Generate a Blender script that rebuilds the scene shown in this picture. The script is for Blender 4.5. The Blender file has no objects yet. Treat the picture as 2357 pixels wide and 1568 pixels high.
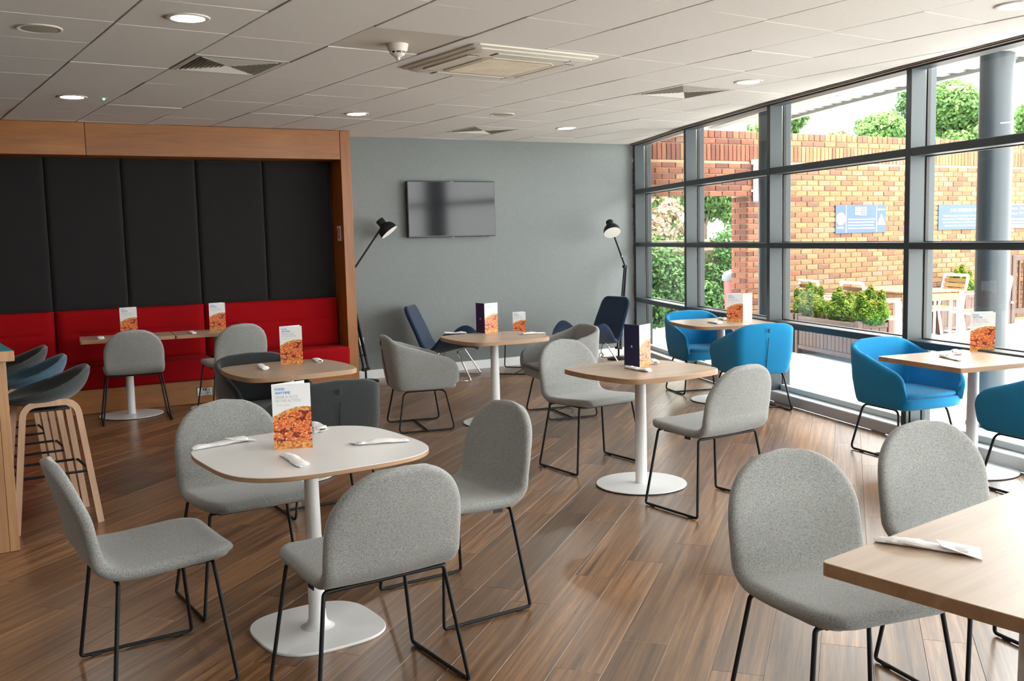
import bpy, bmesh, math, random
import numpy as np
from mathutils import Matrix, Vector

rng = random.Random(7)
nrng = np.random.default_rng(11)
SC = bpy.context.scene
COL = SC.collection
PI = math.pi

# ------------------------------------------------------------------ camera
cam_data = bpy.data.cameras.new('camera')
cam_data.sensor_width = 36.0
cam_data.lens = 34.806
cam_data.clip_end = 200
cam = bpy.data.objects.new('camera', cam_data)
COL.objects.link(cam)
_R = Vector((0.8294, -0.5580, -0.0243)); _F = Vector((0.5543, 0.8258, -0.1036))
_F.normalize(); _R = (_R - _F * _R.dot(_F)).normalized(); _U = _R.cross(_F)
cam.matrix_world = Matrix(((_R.x, _U.x, -_F.x, 0), (_R.y, _U.y, -_F.y, 0), (_R.z, _U.z, -_F.z, 1.545), (0, 0, 0, 1)))
SC.camera = cam

# ------------------------------------------------------------------ world, sun, exposure
world = bpy.data.worlds.new('overcast_sky')
SC.world = world
world.use_nodes = True
_nt = world.node_tree
_bg = _nt.nodes['Background']
_tc = _nt.nodes.new('ShaderNodeTexCoord')
_sp = _nt.nodes.new('ShaderNodeSeparateXYZ')
_rp = _nt.nodes.new('ShaderNodeValToRGB')
_nt.links.new(_tc.outputs['Generated'], _sp.inputs[0])
_nt.links.new(_sp.outputs['Z'], _rp.inputs[0])
_rp.color_ramp.elements[0].position = 0.0
_rp.color_ramp.elements[0].color = (0.96, 0.96, 0.95, 1)
_rp.color_ramp.elements[1].position = 0.6
_rp.color_ramp.elements[1].color = (1.0, 0.99, 0.975, 1)
_nt.links.new(_rp.outputs[0], _bg.inputs['Color'])
_bg.inputs['Strength'].default_value = 3.5

sun_data = bpy.data.lights.new('hazy_sun', 'SUN')
sun_data.energy = 4.4
sun_data.angle = math.radians(25)
sun_data.color = (1.0, 0.95, 0.87)
sun = bpy.data.objects.new('hazy_sun', sun_data)
COL.objects.link(sun)
sun.rotation_euler = Vector((0.06, 0.20, -0.97)).to_track_quat('-Z', 'Y').to_euler()

SC.view_settings.view_transform = 'Standard'
SC.view_settings.look = 'None'
SC.view_settings.exposure = 1.74
SC.view_settings.gamma = 1.0
SC.view_settings.use_curve_mapping = False
SC.cycles.max_bounces = 10
SC.cycles.diffuse_bounces = 5
SC.cycles.transparent_max_bounces = 24
SC.cycles.sample_clamp_indirect = 6.0
SC.cycles.caustics_reflective = False
SC.cycles.caustics_refractive = False
SC.cycles.use_denoising = True

LAMP_STRENGTH = 34.0

# ------------------------------------------------------------------ mesh building helpers
def rotz(a):
    return Matrix.Rotation(a, 3, 'Z')

class MB:
    def __init__(self):
        self.v = []; self.f = []; self.t = []; self.m = []
    def add(self, verts, faces, tone=0.5, mi=0):
        o = len(self.v)
        self.v.extend([tuple(p) for p in verts])
        for f in faces:
            self.f.append(tuple(i + o for i in f)); self.t.append(tone); self.m.append(mi)
        return self
    def box(self, c, s, rot=None, tone=0.5, mi=0):
        hx, hy, hz = s[0] / 2, s[1] / 2, s[2] / 2
        vs = [Vector((x, y, z)) for x in (-hx, hx) for y in (-hy, hy) for z in (-hz, hz)]
        if rot is not None: vs = [rot @ p for p in vs]
        c = Vector(c)
        return self.add([p + c for p in vs], [(0, 1, 3, 2), (4, 6, 7, 5), (0, 4, 5, 1), (2, 3, 7, 6), (0, 2, 6, 4), (1, 5, 7, 3)], tone, mi)
    def rbox(self, c, s, r, rot=None, tone=0.5, mi=0):
        h = (s[0] / 2, s[1] / 2, s[2] / 2); r = min(r, min(h) * 0.98)
        vs = []; idx = {}
        for sx in (-1, 1):
            for sy in (-1, 1):
                for sz in (-1, 1):
                    sg = (sx, sy, sz)
                    for a in range(3):
                        p = [sg[k] * (h[k] if k == a else h[k] - r) for k in range(3)]
                        idx[(sg, a)] = len(vs); vs.append(Vector(p))
        fs = []
        for a in range(3):
            b, c2 = (a + 1) % 3, (a + 2) % 3
            for sa in (-1, 1):
                q = []
                for sb, s3 in ((-1, -1), (1, -1), (1, 1), (-1, 1)):
                    sg = [0, 0, 0]; sg[a] = sa; sg[b] = sb; sg[c2] = s3
                    q.append(idx[(tuple(sg), a)])
                fs.append(q if sa > 0 else q[::-1])
            for sb in (-1, 1):
                for s3 in (-1, 1):
                    g0 = [0, 0, 0]; g0[a] = -1; g0[b] = sb; g0[c2] = s3
                    g1 = list(g0); g1[a] = 1
                    q = [idx[(tuple(g0), b)], idx[(tuple(g1), b)], idx[(tuple(g1), c2)], idx[(tuple(g0), c2)]]
                    fs.append(q if sb * s3 > 0 else q[::-1])
        for sx in (-1, 1):
            for sy in (-1, 1):
                for sz in (-1, 1):
                    q = [idx[((sx, sy, sz), k)] for k in range(3)]
                    fs.append(q if sx * sy * sz > 0 else q[::-1])
        if rot is not None: vs = [rot @ p for p in vs]
        c = Vector(c)
        return self.add([p + c for p in vs], fs, tone, mi)
    def loft(self, rings, closed=True, cap=True, tone=0.5, mi=0):
        n = len(rings[0]); vs = [p for r in rings for p in r]; fs = []
        for i in range(len(rings) - 1):
            for j in range(n if closed else n - 1):
                a = i * n + j; b = i * n + (j + 1) % n
                fs.append((a, b, b + n, a + n))
        if cap and closed:
            fs.append(tuple(range(n))[::-1]); fs.append(tuple(range((len(rings) - 1) * n, len(rings) * n)))
        return self.add(vs, fs, tone, mi)
    def tube(self, pts, r, n=8, tone=0.5, mi=0, closed=False):
        pts = [Vector(p) for p in pts]; m = len(pts)
        rr = r if isinstance(r, (list, tuple)) else [r] * m
        tang = []
        for i in range(m):
            a = pts[i - 1] if (i > 0 or closed) else pts[0]
            b = pts[(i + 1) % m] if (i < m - 1 or closed) else pts[-1]
            t = b - a
            tang.append(t.normalized() if t.length > 1e-9 else Vector((0, 0, 1)))
        ref = Vector((0, 0, 1)) if abs(tang[0].z) < 0.9 else Vector((1, 0, 0))
        u = tang[0].cross(ref).normalized(); rings = []
        for i in range(m):
            u = (u - tang[i] * u.dot(tang[i]))
            u = u.normalized() if u.length > 1e-6 else tang[i].orthogonal().normalized()
            w = tang[i].cross(u)
            rings.append([pts[i] + (u * math.cos(2 * PI * k / n) + w * math.sin(2 * PI * k / n)) * rr[i] for k in range(n)])
        if closed:
            rings.append(rings[0])
            return self.loft(rings, True, False, tone, mi)
        return self.loft(rings, True, True, tone, mi)
    def lathe(self, prof, n=32, c=(0, 0, 0), rot=None, tone=0.5, mi=0):
        c = Vector(c); rings = []
        for r, z in prof:
            ring = []
            for k in range(n):
                p = Vector((r * math.cos(2 * PI * k / n), r * math.sin(2 * PI * k / n), z))
                if rot is not None: p = rot @ p
                ring.append(p + c)
            rings.append(ring)
        return self.loft(rings, True, True, tone, mi)
    def prism(self, outline, z0, z1, tone=0.5, mi=0, ch=0.0):
        n = len(outline)
        if ch > 0:
            c = sum((Vector(p) for p in outline), Vector((0, 0))) / n
            inn = []
            for p in outline:
                d = Vector(p) - c
                inn.append(c + d * (1 - ch / max(d.length, 1e-6)))
            rings = [[(p.x, p.y, z0) for p in inn], [(p[0], p[1], z0 + ch) for p in outline], [(p[0], p[1], z1 - ch) for p in outline], [(p.x, p.y, z1) for p in inn]]
        else:
            rings = [[(p[0], p[1], z0) for p in outline], [(p[0], p[1], z1) for p in outline]]
        return self.loft(rings, True, True, tone, mi)
    def quad(self, a, b, c, d, tone=0.5, mi=0):
        return self.add([a, b, c, d], [(0, 1, 2, 3)], tone, mi)
    def mesh(self, name, mat, ang=40, tone=False):
        me = bpy.data.meshes.new(name)
        me.from_pydata(self.v, [], self.f)
        for m in (mat if isinstance(mat, (list, tuple)) else [mat]): me.materials.append(m)
        if len(me.materials) > 1: me.polygons.foreach_set('material_index', self.m)
        if tone:
            at = me.attributes.new('tone', 'FLOAT', 'FACE'); at.data.foreach_set('value', self.t)
        if ang:
            me.polygons.foreach_set('use_smooth', [True] * len(me.polygons))
            me.set_sharp_from_angle(angle=math.radians(ang))
        me.update()
        return me
    def obj(self, name, mat, parent=None, ang=40, tone=False, loc=None, rz=0.0):
        return link(name, self.mesh(name, mat, ang, tone), parent, loc, rz)

def link(name, me, parent=None, loc=None, rz=0.0):
    o = bpy.data.objects.new(name, me); COL.objects.link(o)
    if parent is not None: o.parent = parent
    if loc is not None: o.location = loc
    if rz: o.rotation_euler = (0, 0, rz)
    return o

def thing(name, label, cat, loc=(0, 0, 0), rz=0.0, group=None):
    o = bpy.data.objects.new(name, None); COL.objects.link(o)
    o.empty_display_size = 0.05
    o.location = loc; o.rotation_euler = (0, 0, rz)
    return tag(o, label, cat, group)

def tag(o, label, cat, group=None):
    o['label'] = label; o['category'] = cat
    if group: o['group'] = group
    return o

def struct(name, mb, mat, parent=None, ang=40, **k):
    o = mb.obj(name, mat, parent, ang, **k)
    if parent is None: o['kind'] = 'structure'
    return o

def struct_root(name, loc=(0, 0, 0), rz=0.0):
    o = bpy.data.objects.new(name, None); COL.objects.link(o)
    o.empty_display_size = 0.05; o.location = loc; o.rotation_euler = (0, 0, rz); o['kind'] = 'structure'
    return o

KIDS = {}
def dup(root, loc, rz, label, group=None):
    kids = {}
    for o in COL.objects:
        if o.parent is not None: kids.setdefault(o.parent.name, []).append(o)
    def cp(o, parent):
        c = o.copy(); COL.objects.link(c)
        if parent is not None: c.parent = parent
        for k in kids.get(o.name, []): cp(k, c)
        return c
    r = cp(root, None)
    r.location = loc; r.rotation_euler = (0, 0, rz); r['label'] = label
    if group: r['group'] = group
    return r

def fillet(pts, rad, n=5, closed=False):
    pts = [Vector(p) for p in pts]; out = []; m = len(pts)
    for i in range(m):
        if not closed and i in (0, m - 1): out.append(pts[i]); continue
        p = pts[i]; a = pts[i - 1]; b = pts[(i + 1) % m]
        ra = min(rad, (a - p).length * 0.49, (b - p).length * 0.49)
        q0 = p + (a - p).normalized() * ra; q1 = p + (b - p).normalized() * ra
        for k in range(n + 1):
            t = k / n
            out.append(q0 * (1 - t) ** 2 + p * 2 * t * (1 - t) + q1 * t * t)
    return out

def catmull(pts, n):
    P = [np.array(p, float) for p in pts]
    P = [2 * P[0] - P[1]] + P + [2 * P[-1] - P[-2]]
    out = []; m = len(P) - 3
    for i in range(n):
        u = i / (n - 1) * m; k = min(int(u), m - 1); t = u - k
        p0, p1, p2, p3 = P[k:k + 4]
        out.append(0.5 * ((2 * p1) + (-p0 + p2) * t + (2 * p0 - 5 * p1 + 4 * p2 - p3) * t * t + (-p0 + 3 * p1 - 3 * p2 + p3) * t ** 3))
    return np.array(out)

def text_mb(s, cap, width=None, align='L', bold=0.0):
    cu = bpy.data.curves.new('lettering_curve', 'FONT'); cu.body = s; cu.resolution_u = 2; cu.offset = bold
    ob = bpy.data.objects.new('lettering_tmp', cu); COL.objects.link(ob)
    dg = bpy.context.evaluated_depsgraph_get()
    me = bpy.data.meshes.new_from_object(ob.evaluated_get(dg))
    vs = np.array([v.co[:] for v in me.vertices]); fs = [tuple(p.vertices) for p in me.polygons]
    bpy.data.objects.remove(ob); bpy.data.curves.remove(cu); bpy.data.meshes.remove(me)
    vs[:, 0] -= vs[:, 0].min()
    sy = cap / 0.70; sx = sy if width is None else width / vs[:, 0].max()
    vs = vs * np.array([sx, sy, 1])
    if align == 'C': vs[:, 0] -= vs[:, 0].max() / 2
    return vs, fs

def put_text(mb, s, cap, x, z, y, width=None, align='L', mi=0, bold=0.0):
    vs, fs = text_mb(s, cap, width, align, bold)
    mb.add([(p[0] + x, y, p[1] + z) for p in vs], fs, mi=mi)

# ------------------------------------------------------------------ materials
def mat_new(name):
    m = bpy.data.materials.new(name); m.use_nodes = True
    nt = m.node_tree; b = nt.nodes['Principled BSDF']
    return m, nt, b

def N(nt, t, **kw):
    n = nt.nodes.new(t)
    for k, v in kw.items():
        if hasattr(n, k): setattr(n, k, v)
        else: n.inputs[k.replace('_', ' ')].default_value = v
    return n

def plain(name, col, rough=0.5, metal=0.0, spec=0.5, noise=0.0, nscale=8.0, bump=0.0, bscale=200.0, coat=0.0):
    m, nt, b = mat_new(name)
    b.inputs['Base Color'].default_value = (*col, 1); b.inputs['Roughness'].default_value = rough
    b.inputs['Metallic'].default_value = metal; b.inputs['Specular IOR Level'].default_value = spec
    b.inputs['Coat Weight'].default_value = coat
    tc = N(nt, 'ShaderNodeTexCoord')
    if noise > 0:
        nz = N(nt, 'ShaderNodeTexNoise', Scale=nscale, Detail=4.0)
        nt.links.new(tc.outputs['Object'], nz.inputs['Vector'])
        r = N(nt, 'ShaderNodeValToRGB')
        r.color_ramp.elements[0].position = 0.3; r.color_ramp.elements[1].position = 0.7
        r.color_ramp.elements[0].color = (*[c * (1 - noise) for c in col], 1)
        r.color_ramp.elements[1].color = (*[min(1, c * (1 + noise)) for c in col], 1)
        nt.links.new(nz.outputs['Fac'], r.inputs[0]); nt.links.new(r.outputs[0], b.inputs['Base Color'])
    if bump > 0:
        nz = N(nt, 'ShaderNodeTexNoise', Scale=bscale, Detail=2.0)
        nt.links.new(tc.outputs['Object'], nz.inputs['Vector'])
        bp = N(nt, 'ShaderNodeBump', Strength=bump, Distance=0.002)
        nt.links.new(nz.outputs['Fac'], bp.inputs['Height']); nt.links.new(bp.outputs[0], b.inputs['Normal'])
    return m

def felt(name, col, var=0.35, scale=260.0, sheen=0.25):
    m, nt, b = mat_new(name)
    tc = N(nt, 'ShaderNodeTexCoord')
    nz = N(nt, 'ShaderNodeTexNoise', Scale=scale, Detail=3.0, Roughness=0.7)
    nz2 = N(nt, 'ShaderNodeTexNoise', Scale=6.0, Detail=3.0)
    nt.links.new(tc.outputs['Object'], nz.inputs['Vector']); nt.links.new(tc.outputs['Object'], nz2.inputs['Vector'])
    r = N(nt, 'ShaderNodeValToRGB')
    r.color_ramp.elements[0].position = 0.32; r.color_ramp.elements[1].position = 0.68
    r.color_ramp.elements[0].color = (*[c * (1 - var) for c in col], 1)
    r.color_ramp.elements[1].color = (*[min(1, c * (1 + var)) for c in col], 1)
    nt.links.new(nz.outputs['Fac'], r.inputs[0])
    mx = N(nt, 'ShaderNodeMix', data_type='RGBA', blend_type='MULTIPLY')
    mx.inputs[0].default_value = 0.18
    nt.links.new(r.outputs[0], mx.inputs[6]); nt.links.new(nz2.outputs['Fac'], mx.inputs[7])
    nt.links.new(mx.outputs[2], b.inputs['Base Color'])
    b.inputs['Roughness'].default_value = 0.95; b.inputs['Specular IOR Level'].default_value = 0.15
    b.inputs['Sheen Weight'].default_value = sheen; b.inputs['Sheen Roughness'].default_value = 0.5
    bp = N(nt, 'ShaderNodeBump', Strength=0.25, Distance=0.002)
    nt.links.new(nz.outputs['Fac'], bp.inputs['Height']); nt.links.new(bp.outputs[0], b.inputs['Normal'])
    return m

def wood(name, c0, c1, rough=0.45, along='X', freq=18.0, stretch=0.06, rand=0.0, bump=0.08, spec=0.5, c2=None):
    """grain lines run along the local axis given; rand shifts tone and pattern per object"""
    m, nt, b = mat_new(name)
    tc = N(nt, 'ShaderNodeTexCoord'); oi = N(nt, 'ShaderNodeObjectInfo')
    mp = N(nt, 'ShaderNodeMapping')
    s = {'X': (stretch, 1, 1), 'Y': (1, stretch, 1), 'Z': (1, 1, stretch)}[along]
    mp.inputs['Scale'].default_value = s
    off = N(nt, 'ShaderNodeVectorMath', operation='SCALE'); off.inputs[0].default_value = (37.0, 53.0, 71.0)
    nt.links.new(oi.outputs['Random'], off.inputs['Scale'])
    ad = N(nt, 'ShaderNodeVectorMath', operation='ADD')
    nt.links.new(tc.outputs['Object'], mp.inputs['Vector']); nt.links.new(mp.outputs[0], ad.inputs[0]); nt.links.new(off.outputs[0], ad.inputs[1])
    nz = N(nt, 'ShaderNodeTexNoise', Scale=freq, Detail=6.0, Roughness=0.6, Distortion=0.6)
    nt.links.new(ad.outputs[0], nz.inputs['Vector'])
    nf = N(nt, 'ShaderNodeTexNoise', Scale=freq * 7, Detail=3.0, Roughness=0.6)
    nt.links.new(ad.outputs[0], nf.inputs['Vector'])
    r = N(nt, 'ShaderNodeValToRGB')
    r.color_ramp.elements[0].position = 0.28; r.color_ramp.elements[1].position = 0.72
    r.color_ramp.elements[0].color = (*c0, 1); r.color_ramp.elements[1].color = (*c1, 1)
    if c2 is not None:
        e = r.color_ramp.elements.new(0.5); e.color = (*c2, 1)
    sm = N(nt, 'ShaderNodeMath', operation='MULTIPLY_ADD'); sm.inputs[1].default_value = 0.35
    nt.links.new(nf.outputs['Fac'], sm.inputs[0])
    sb = N(nt, 'ShaderNodeMath', operation='SUBTRACT'); nt.links.new(nz.outputs['Fac'], sb.inputs[0]); sb.inputs[1].default_value = 0.175
    nt.links.new(sb.outputs[0], sm.inputs[2])
    nt.links.new(sm.outputs[0], r.inputs[0])
    hs = N(nt, 'ShaderNodeHueSaturation')
    nt.links.new(r.outputs[0], hs.inputs['Color'])
    mr = N(nt, 'ShaderNodeMapRange'); mr.inputs['To Min'].default_value = 1 - rand; mr.inputs['To Max'].default_value = 1 + rand
    nt.links.new(oi.outputs['Random'], mr.inputs['Value']); nt.links.new(mr.outputs[0], hs.inputs['Value'])
    nt.links.new(hs.outputs[0], b.inputs['Base Color'])
    b.inputs['Roughness'].default_value = rough; b.inputs['Specular IOR Level'].default_value = spec
    bp = N(nt, 'ShaderNodeBump', Strength=bump, Distance=0.003)
    nt.links.new(nf.outputs['Fac'], bp.inputs['Height']); nt.links.new(bp.outputs[0], b.inputs['Normal'])
    return m

def toned(name, stops, rough=0.8, scale=60.0, var=0.3, transl=0.0, bump=0.0, spec=0.3):
    """colour from the face attribute 'tone' through stops, roughened by noise"""
    m, nt, b = mat_new(name)
    at = N(nt, 'ShaderNodeAttribute'); at.attribute_name = 'tone'
    r = N(nt, 'ShaderNodeValToRGB')
    els = r.color_ramp.elements
    els[0].position = stops[0][0]; els[0].color = (*stops[0][1], 1)
    els[1].position = stops[-1][0]; els[1].color = (*stops[-1][1], 1)
    for p, c in stops[1:-1]:
        e = els.new(p); e.color = (*c, 1)
    nt.links.new(at.outputs['Fac'], r.inputs[0])
    tc = N(nt, 'ShaderNodeTexCoord')
    nz = N(nt, 'ShaderNodeTexNoise', Scale=scale, Detail=4.0)
    nt.links.new(tc.outputs['Object'], nz.inputs['Vector'])
    mr = N(nt, 'ShaderNodeMapRange'); mr.inputs['To Min'].default_value = 1 - var; mr.inputs['To Max'].default_value = 1 + var
    nt.links.new(nz.outputs['Fac'], mr.inputs['Value'])
    hs = N(nt, 'ShaderNodeHueSaturation')
    nt.links.new(r.outputs[0], hs.inputs['Color']); nt.links.new(mr.outputs[0], hs.inputs['Value'])
    nt.links.new(hs.outputs[0], b.inputs['Base Color'])
    b.inputs['Roughness'].default_value = rough; b.inputs['Specular IOR Level'].default_value = spec
    if bump:
        bp = N(nt, 'ShaderNodeBump', Strength=bump, Distance=0.01)
        nt.links.new(nz.outputs['Fac'], bp.inputs['Height']); nt.links.new(bp.outputs[0], b.inputs['Normal'])
    if transl > 0:
        tl = N(nt, 'ShaderNodeBsdfTranslucent'); nt.links.new(hs.outputs[0], tl.inputs[0])
        mx = N(nt, 'ShaderNodeMixShader'); mx.inputs[0].default_value = transl
        nt.links.new(b.outputs[0], mx.inputs[1]); nt.links.new(tl.outputs[0], mx.inputs[2])
        nt.links.new(mx.outputs[0], nt.nodes['Material Output'].inputs[0])
    return m

def emit(name, col, strength):
    m, nt, b = mat_new(name)
    b.inputs['Base Color'].default_value = (0.9, 0.9, 0.9, 1)
    b.inputs['Emission Color'].default_value = (*col, 1); b.inputs['Emission Strength'].default_value = strength
    return m

def glass_mat():
    m, nt, b = mat_new('window_glass')
    nt.nodes.remove(b)
    tr = N(nt, 'ShaderNodeBsdfTransparent'); tr.inputs[0].default_value = (0.93, 0.965, 0.955, 1)
    gl = N(nt, 'ShaderNodeBsdfGlossy'); gl.inputs['Roughness'].default_value = 0.0
    fr = N(nt, 'ShaderNodeFresnel'); fr.inputs['IOR'].default_value = 1.5
    mx = N(nt, 'ShaderNodeMixShader')
    nt.links.new(fr.outputs[0], mx.inputs[0]); nt.links.new(tr.outputs[0], mx.inputs[1]); nt.links.new(gl.outputs[0], mx.inputs[2])
    nt.links.new(mx.outputs[0], nt.nodes['Material Output'].inputs[0])
    return m

def menu_mat():
    """printed front: white card, a pizza with a crust arc, in the card's own x,z"""
    m, nt, b = mat_new('menu_print')
    L = nt.links.new
    tc = N(nt, 'ShaderNodeTexCoord')
    se = N(nt, 'ShaderNodeSeparateXYZ'); L(tc.outputs['Object'], se.inputs[0])
    def math_(op, a, bb=None, c=None):
        n = N(nt, 'ShaderNodeMath', operation=op)
        for i, v in enumerate((a, bb, c)):
            if v is None: continue
            if isinstance(v, (int, float)): n.inputs[i].default_value = v
            else: L(v, n.inputs[i])
        return n.outputs[0]
    wob = N(nt, 'ShaderNodeTexNoise', Scale=130.0, Detail=3.0); L(tc.outputs['Object'], wob.inputs['Vector'])
    dx = math_('SUBTRACT', se.outputs['X'], 0.083); dz = math_('SUBTRACT', se.outputs['Z'], 0.012)
    dz = math_('MULTIPLY', dz, 1.0)
    rr = math_('SQRT', math_('ADD', math_('MULTIPLY', dx, dx), math_('MULTIPLY', dz, dz)))
    rr = math_('ADD', rr, math_('MULTIPLY', math_('SUBTRACT', wob.outputs['Fac'], 0.5), 0.008))
    inside = math_('LESS_THAN', rr, 0.1235)
    crust_o = math_('GREATER_THAN', rr, 0.1115)
    low = math_('LESS_THAN', math_('ADD', se.outputs['Z'], math_('MULTIPLY', math_('SUBTRACT', wob.outputs['Fac'], 0.5), 0.03)), 0.024)
    crust = math_('MAXIMUM', crust_o, low)
    # toppings
    vo = N(nt, 'ShaderNodeTexVoronoi', feature='F1', Scale=47.0)
    ds = N(nt, 'ShaderNodeMapping'); ds.inputs['Scale'].default_value = (1, 1, 1.5)
    wv = N(nt, 'ShaderNodeTexNoise', Scale=60.0, Detail=2.0); L(tc.outputs['Object'], wv.inputs['Vector'])
    ws = N(nt, 'ShaderNodeVectorMath', operation='MULTIPLY_ADD'); L(wv.outputs['Color'], ws.inputs[0]); ws.inputs[1].default_value = (0.014, 0.0, 0.014); L(tc.outputs['Object'], ws.inputs[2])
    L(ws.outputs[0], ds.inputs['Vector']); L(ds.outputs[0], vo.inputs['Vector'])
    pep = N(nt, 'ShaderNodeValToRGB')
    pe = pep.color_ramp.elements
    pe[0].position = 0.0; pe[0].color = (0.50, 0.055, 0.012, 1)
    pe[1].position = 0.62; pe[1].color = (0.20, 0.02, 0.006, 1)
    e = pe.new(0.33); e.color = (0.62, 0.11, 0.02, 1)
    e = pe.new(0.45); e.color = (0.78, 0.24, 0.05, 1)
    e = pe.new(0.53); e.color = (0.72, 0.17, 0.05, 1)
    L(vo.outputs['Distance'], pep.inputs[0])
    n2 = N(nt, 'ShaderNodeTexNoise', Scale=170.0, Detail=4.0); L(tc.outputs['Object'], n2.inputs['Vector'])
    che = N(nt, 'ShaderNodeValToRGB'); che.color_ramp.elements[0].position = 0.56; che.color_ramp.elements[1].position = 0.66
    che.color_ramp.elements[0].color = (0, 0, 0, 1); che.color_ramp.elements[1].color = (1, 1, 1, 1)
    L(n2.outputs['Fac'], che.inputs[0])
    top = N(nt, 'ShaderNodeMix', data_type='RGBA'); L(che.outputs[0], top.inputs[0]); L(pep.outputs[0], top.inputs[6]); top.inputs[7].default_value = (0.90, 0.62, 0.50, 1)
    n3 = N(nt, 'ShaderNodeTexNoise', Scale=110.0, Detail=4.0); L(tc.outputs['Object'], n3.inputs['Vector'])
    crc = N(nt, 'ShaderNodeValToRGB')
    crc.color_ramp.elements[0].position = 0.35; crc.color_ramp.elements[1].position = 0.6
    crc.color_ramp.elements[0].color = (0.40, 0.10, 0.018, 1); crc.color_ramp.elements[1].color = (0.84, 0.42, 0.13, 1)
    L(n3.outputs['Fac'], crc.inputs[0])
    piz = N(nt, 'ShaderNodeMix', data_type='RGBA'); L(crust, piz.inputs[0]); L(top.outputs[2], piz.inputs[6]); L(crc.outputs[0], piz.inputs[7])
    fin = N(nt, 'ShaderNodeMix', data_type='RGBA'); L(inside, fin.inputs[0]); fin.inputs[6].default_value = (0.80, 0.81, 0.82, 1); L(piz.outputs[2], fin.inputs[7])
    L(fin.outputs[2], b.inputs['Base Color'])
    b.inputs['Roughness'].default_value = 0.35
    return m

M = {}
M['floor_base'] = plain('floor_base', (0.06, 0.045, 0.035), 0.8)
M['plank'] = wood('plank_vinyl', (0.046, 0.019, 0.007), (0.325, 0.178, 0.080), rough=0.30, along='X', freq=38, stretch=0.028, rand=0.38, bump=0.012, spec=0.9, c2=(0.172, 0.083, 0.034))
M['wall'] = plain('wall_grey_paper', (0.170, 0.188, 0.188), 0.75, noise=0.04, nscale=30, bump=0.1, bscale=300)
M['wall_dim'] = plain('wall_plain', (0.26, 0.25, 0.24), 0.8, noise=0.03)
M['tile'] = plain('ceiling_tile', (0.70, 0.68, 0.655), 0.9, noise=0.02, nscale=40, bump=0.06, bscale=500)
M['tile_plain'] = plain('beige_ceiling_tile', (0.56, 0.52, 0.47), 0.8)
M['void'] = plain('ceiling_void', (0.10, 0.085, 0.08), 0.9)
M['white'] = plain('white_gloss_paint', (0.78, 0.79, 0.79), 0.3)
M['frame'] = plain('slate_powder_coat', (0.026, 0.037, 0.043), 0.42, noise=0.03)
M['gasket'] = plain('black_gasket', (0.012, 0.012, 0.013), 0.6)
M['gasket_pale'] = plain('pale_aluminium_strip', (0.55, 0.60, 0.58), 0.4)
M['head_trim'] = plain('brown_head_trim', (0.20, 0.16, 0.135), 0.6)
M['sill'] = plain('pale_grey_sill', (0.50, 0.51, 0.51), 0.45)
M['glass'] = glass_mat()
M['oak'] = wood('honey_oak', (0.21, 0.066, 0.009), (0.36, 0.132, 0.021), rough=0.42, along='X', freq=7, stretch=0.10, rand=0.08)
M['oak_v'] = wood('honey_oak_upright', (0.21, 0.066, 0.009), (0.36, 0.132, 0.021), rough=0.42, along='Z', freq=9, stretch=0.08, rand=0.08)
M['table_wood'] = wood('table_oak_laminate', (0.38, 0.275, 0.19), (0.52, 0.395, 0.29), rough=0.36, along='X', freq=10, stretch=0.06, rand=0.04, bump=0.03, spec=0.8)
M['table_edge'] = wood('table_oak_edge', (0.30, 0.17, 0.09), (0.42, 0.25, 0.14), rough=0.45, along='X', freq=14, stretch=0.05)
M['bar_oak'] = wood('bar_oak', (0.34, 0.17, 0.075), (0.52, 0.30, 0.15), rough=0.45, along='Z', freq=12, stretch=0.07, rand=0.05)
M['beech'] = wood('pale_beech', (0.45, 0.27, 0.17), (0.60, 0.40, 0.27), rough=0.4, along='Z', freq=14, stretch=0.05)
M['teal'] = plain('teal_laminate', (0.02, 0.20, 0.24), 0.35)
M['laminate_white'] = plain('white_laminate', (0.74, 0.74, 0.73), 0.32)
M['steel_white'] = plain('white_powder_coat', (0.74, 0.745, 0.745), 0.35)
M['black_steel'] = plain('black_powder_coat', (0.008, 0.0085, 0.010), 0.5, spec=0.25)
M['black'] = plain('black_plastic', (0.010, 0.010, 0.011), 0.35)
M['chrome'] = plain('chrome', (0.75, 0.75, 0.76), 0.12, metal=1.0)
M['felt_grey'] = felt('light_grey_felt', (0.290, 0.295, 0.287), var=0.42)
M['felt_dark'] = felt('charcoal_felt', (0.034, 0.038, 0.039), var=0.4)
M['felt_stool'] = felt('dark_green_grey_felt', (0.042, 0.052, 0.054), var=0.3)
M['felt_stoolblue'] = felt('dusty_blue_felt', (0.050, 0.105, 0.150), var=0.3)
M['felt_blue'] = felt('bright_blue_felt', (0.012, 0.225, 0.47), var=0.12, scale=300, sheen=0.15)
M['felt_navy'] = felt('navy_felt', (0.006, 0.022, 0.055), var=0.2)
M['felt_red'] = felt('red_wool', (0.29, 0.0015, 0.004), var=0.10, scale=400, sheen=0.0)
M['felt_panel'] = felt('dark_grey_wool', (0.017, 0.0155, 0.016), var=0.15, scale=400, sheen=0.1)
M['seam'] = plain('dark_seam', (0.012, 0.012, 0.013), 0.9)
M['tag'] = plain('black_fabric_tag', (0.02, 0.02, 0.028), 0.7)
M['paper'] = plain('white_tissue', (0.82, 0.81, 0.81), 0.85, noise=0.03, nscale=90, bump=0.2, bscale=250)
M['menu_print'] = menu_mat()
M['menu_white'] = plain('white_card', (0.80, 0.81, 0.82), 0.4)
M['menu_navy'] = plain('navy_card', (0.013, 0.020, 0.085), 0.35)
M['ink_blue'] = plain('sky_blue_ink', (0.06, 0.33, 0.66), 0.5)
M['ink_pale'] = plain('pale_blue_ink', (0.42, 0.66, 0.85), 0.5)
M['ink_grey'] = plain('grey_ink', (0.42, 0.43, 0.45), 0.5)
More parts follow.
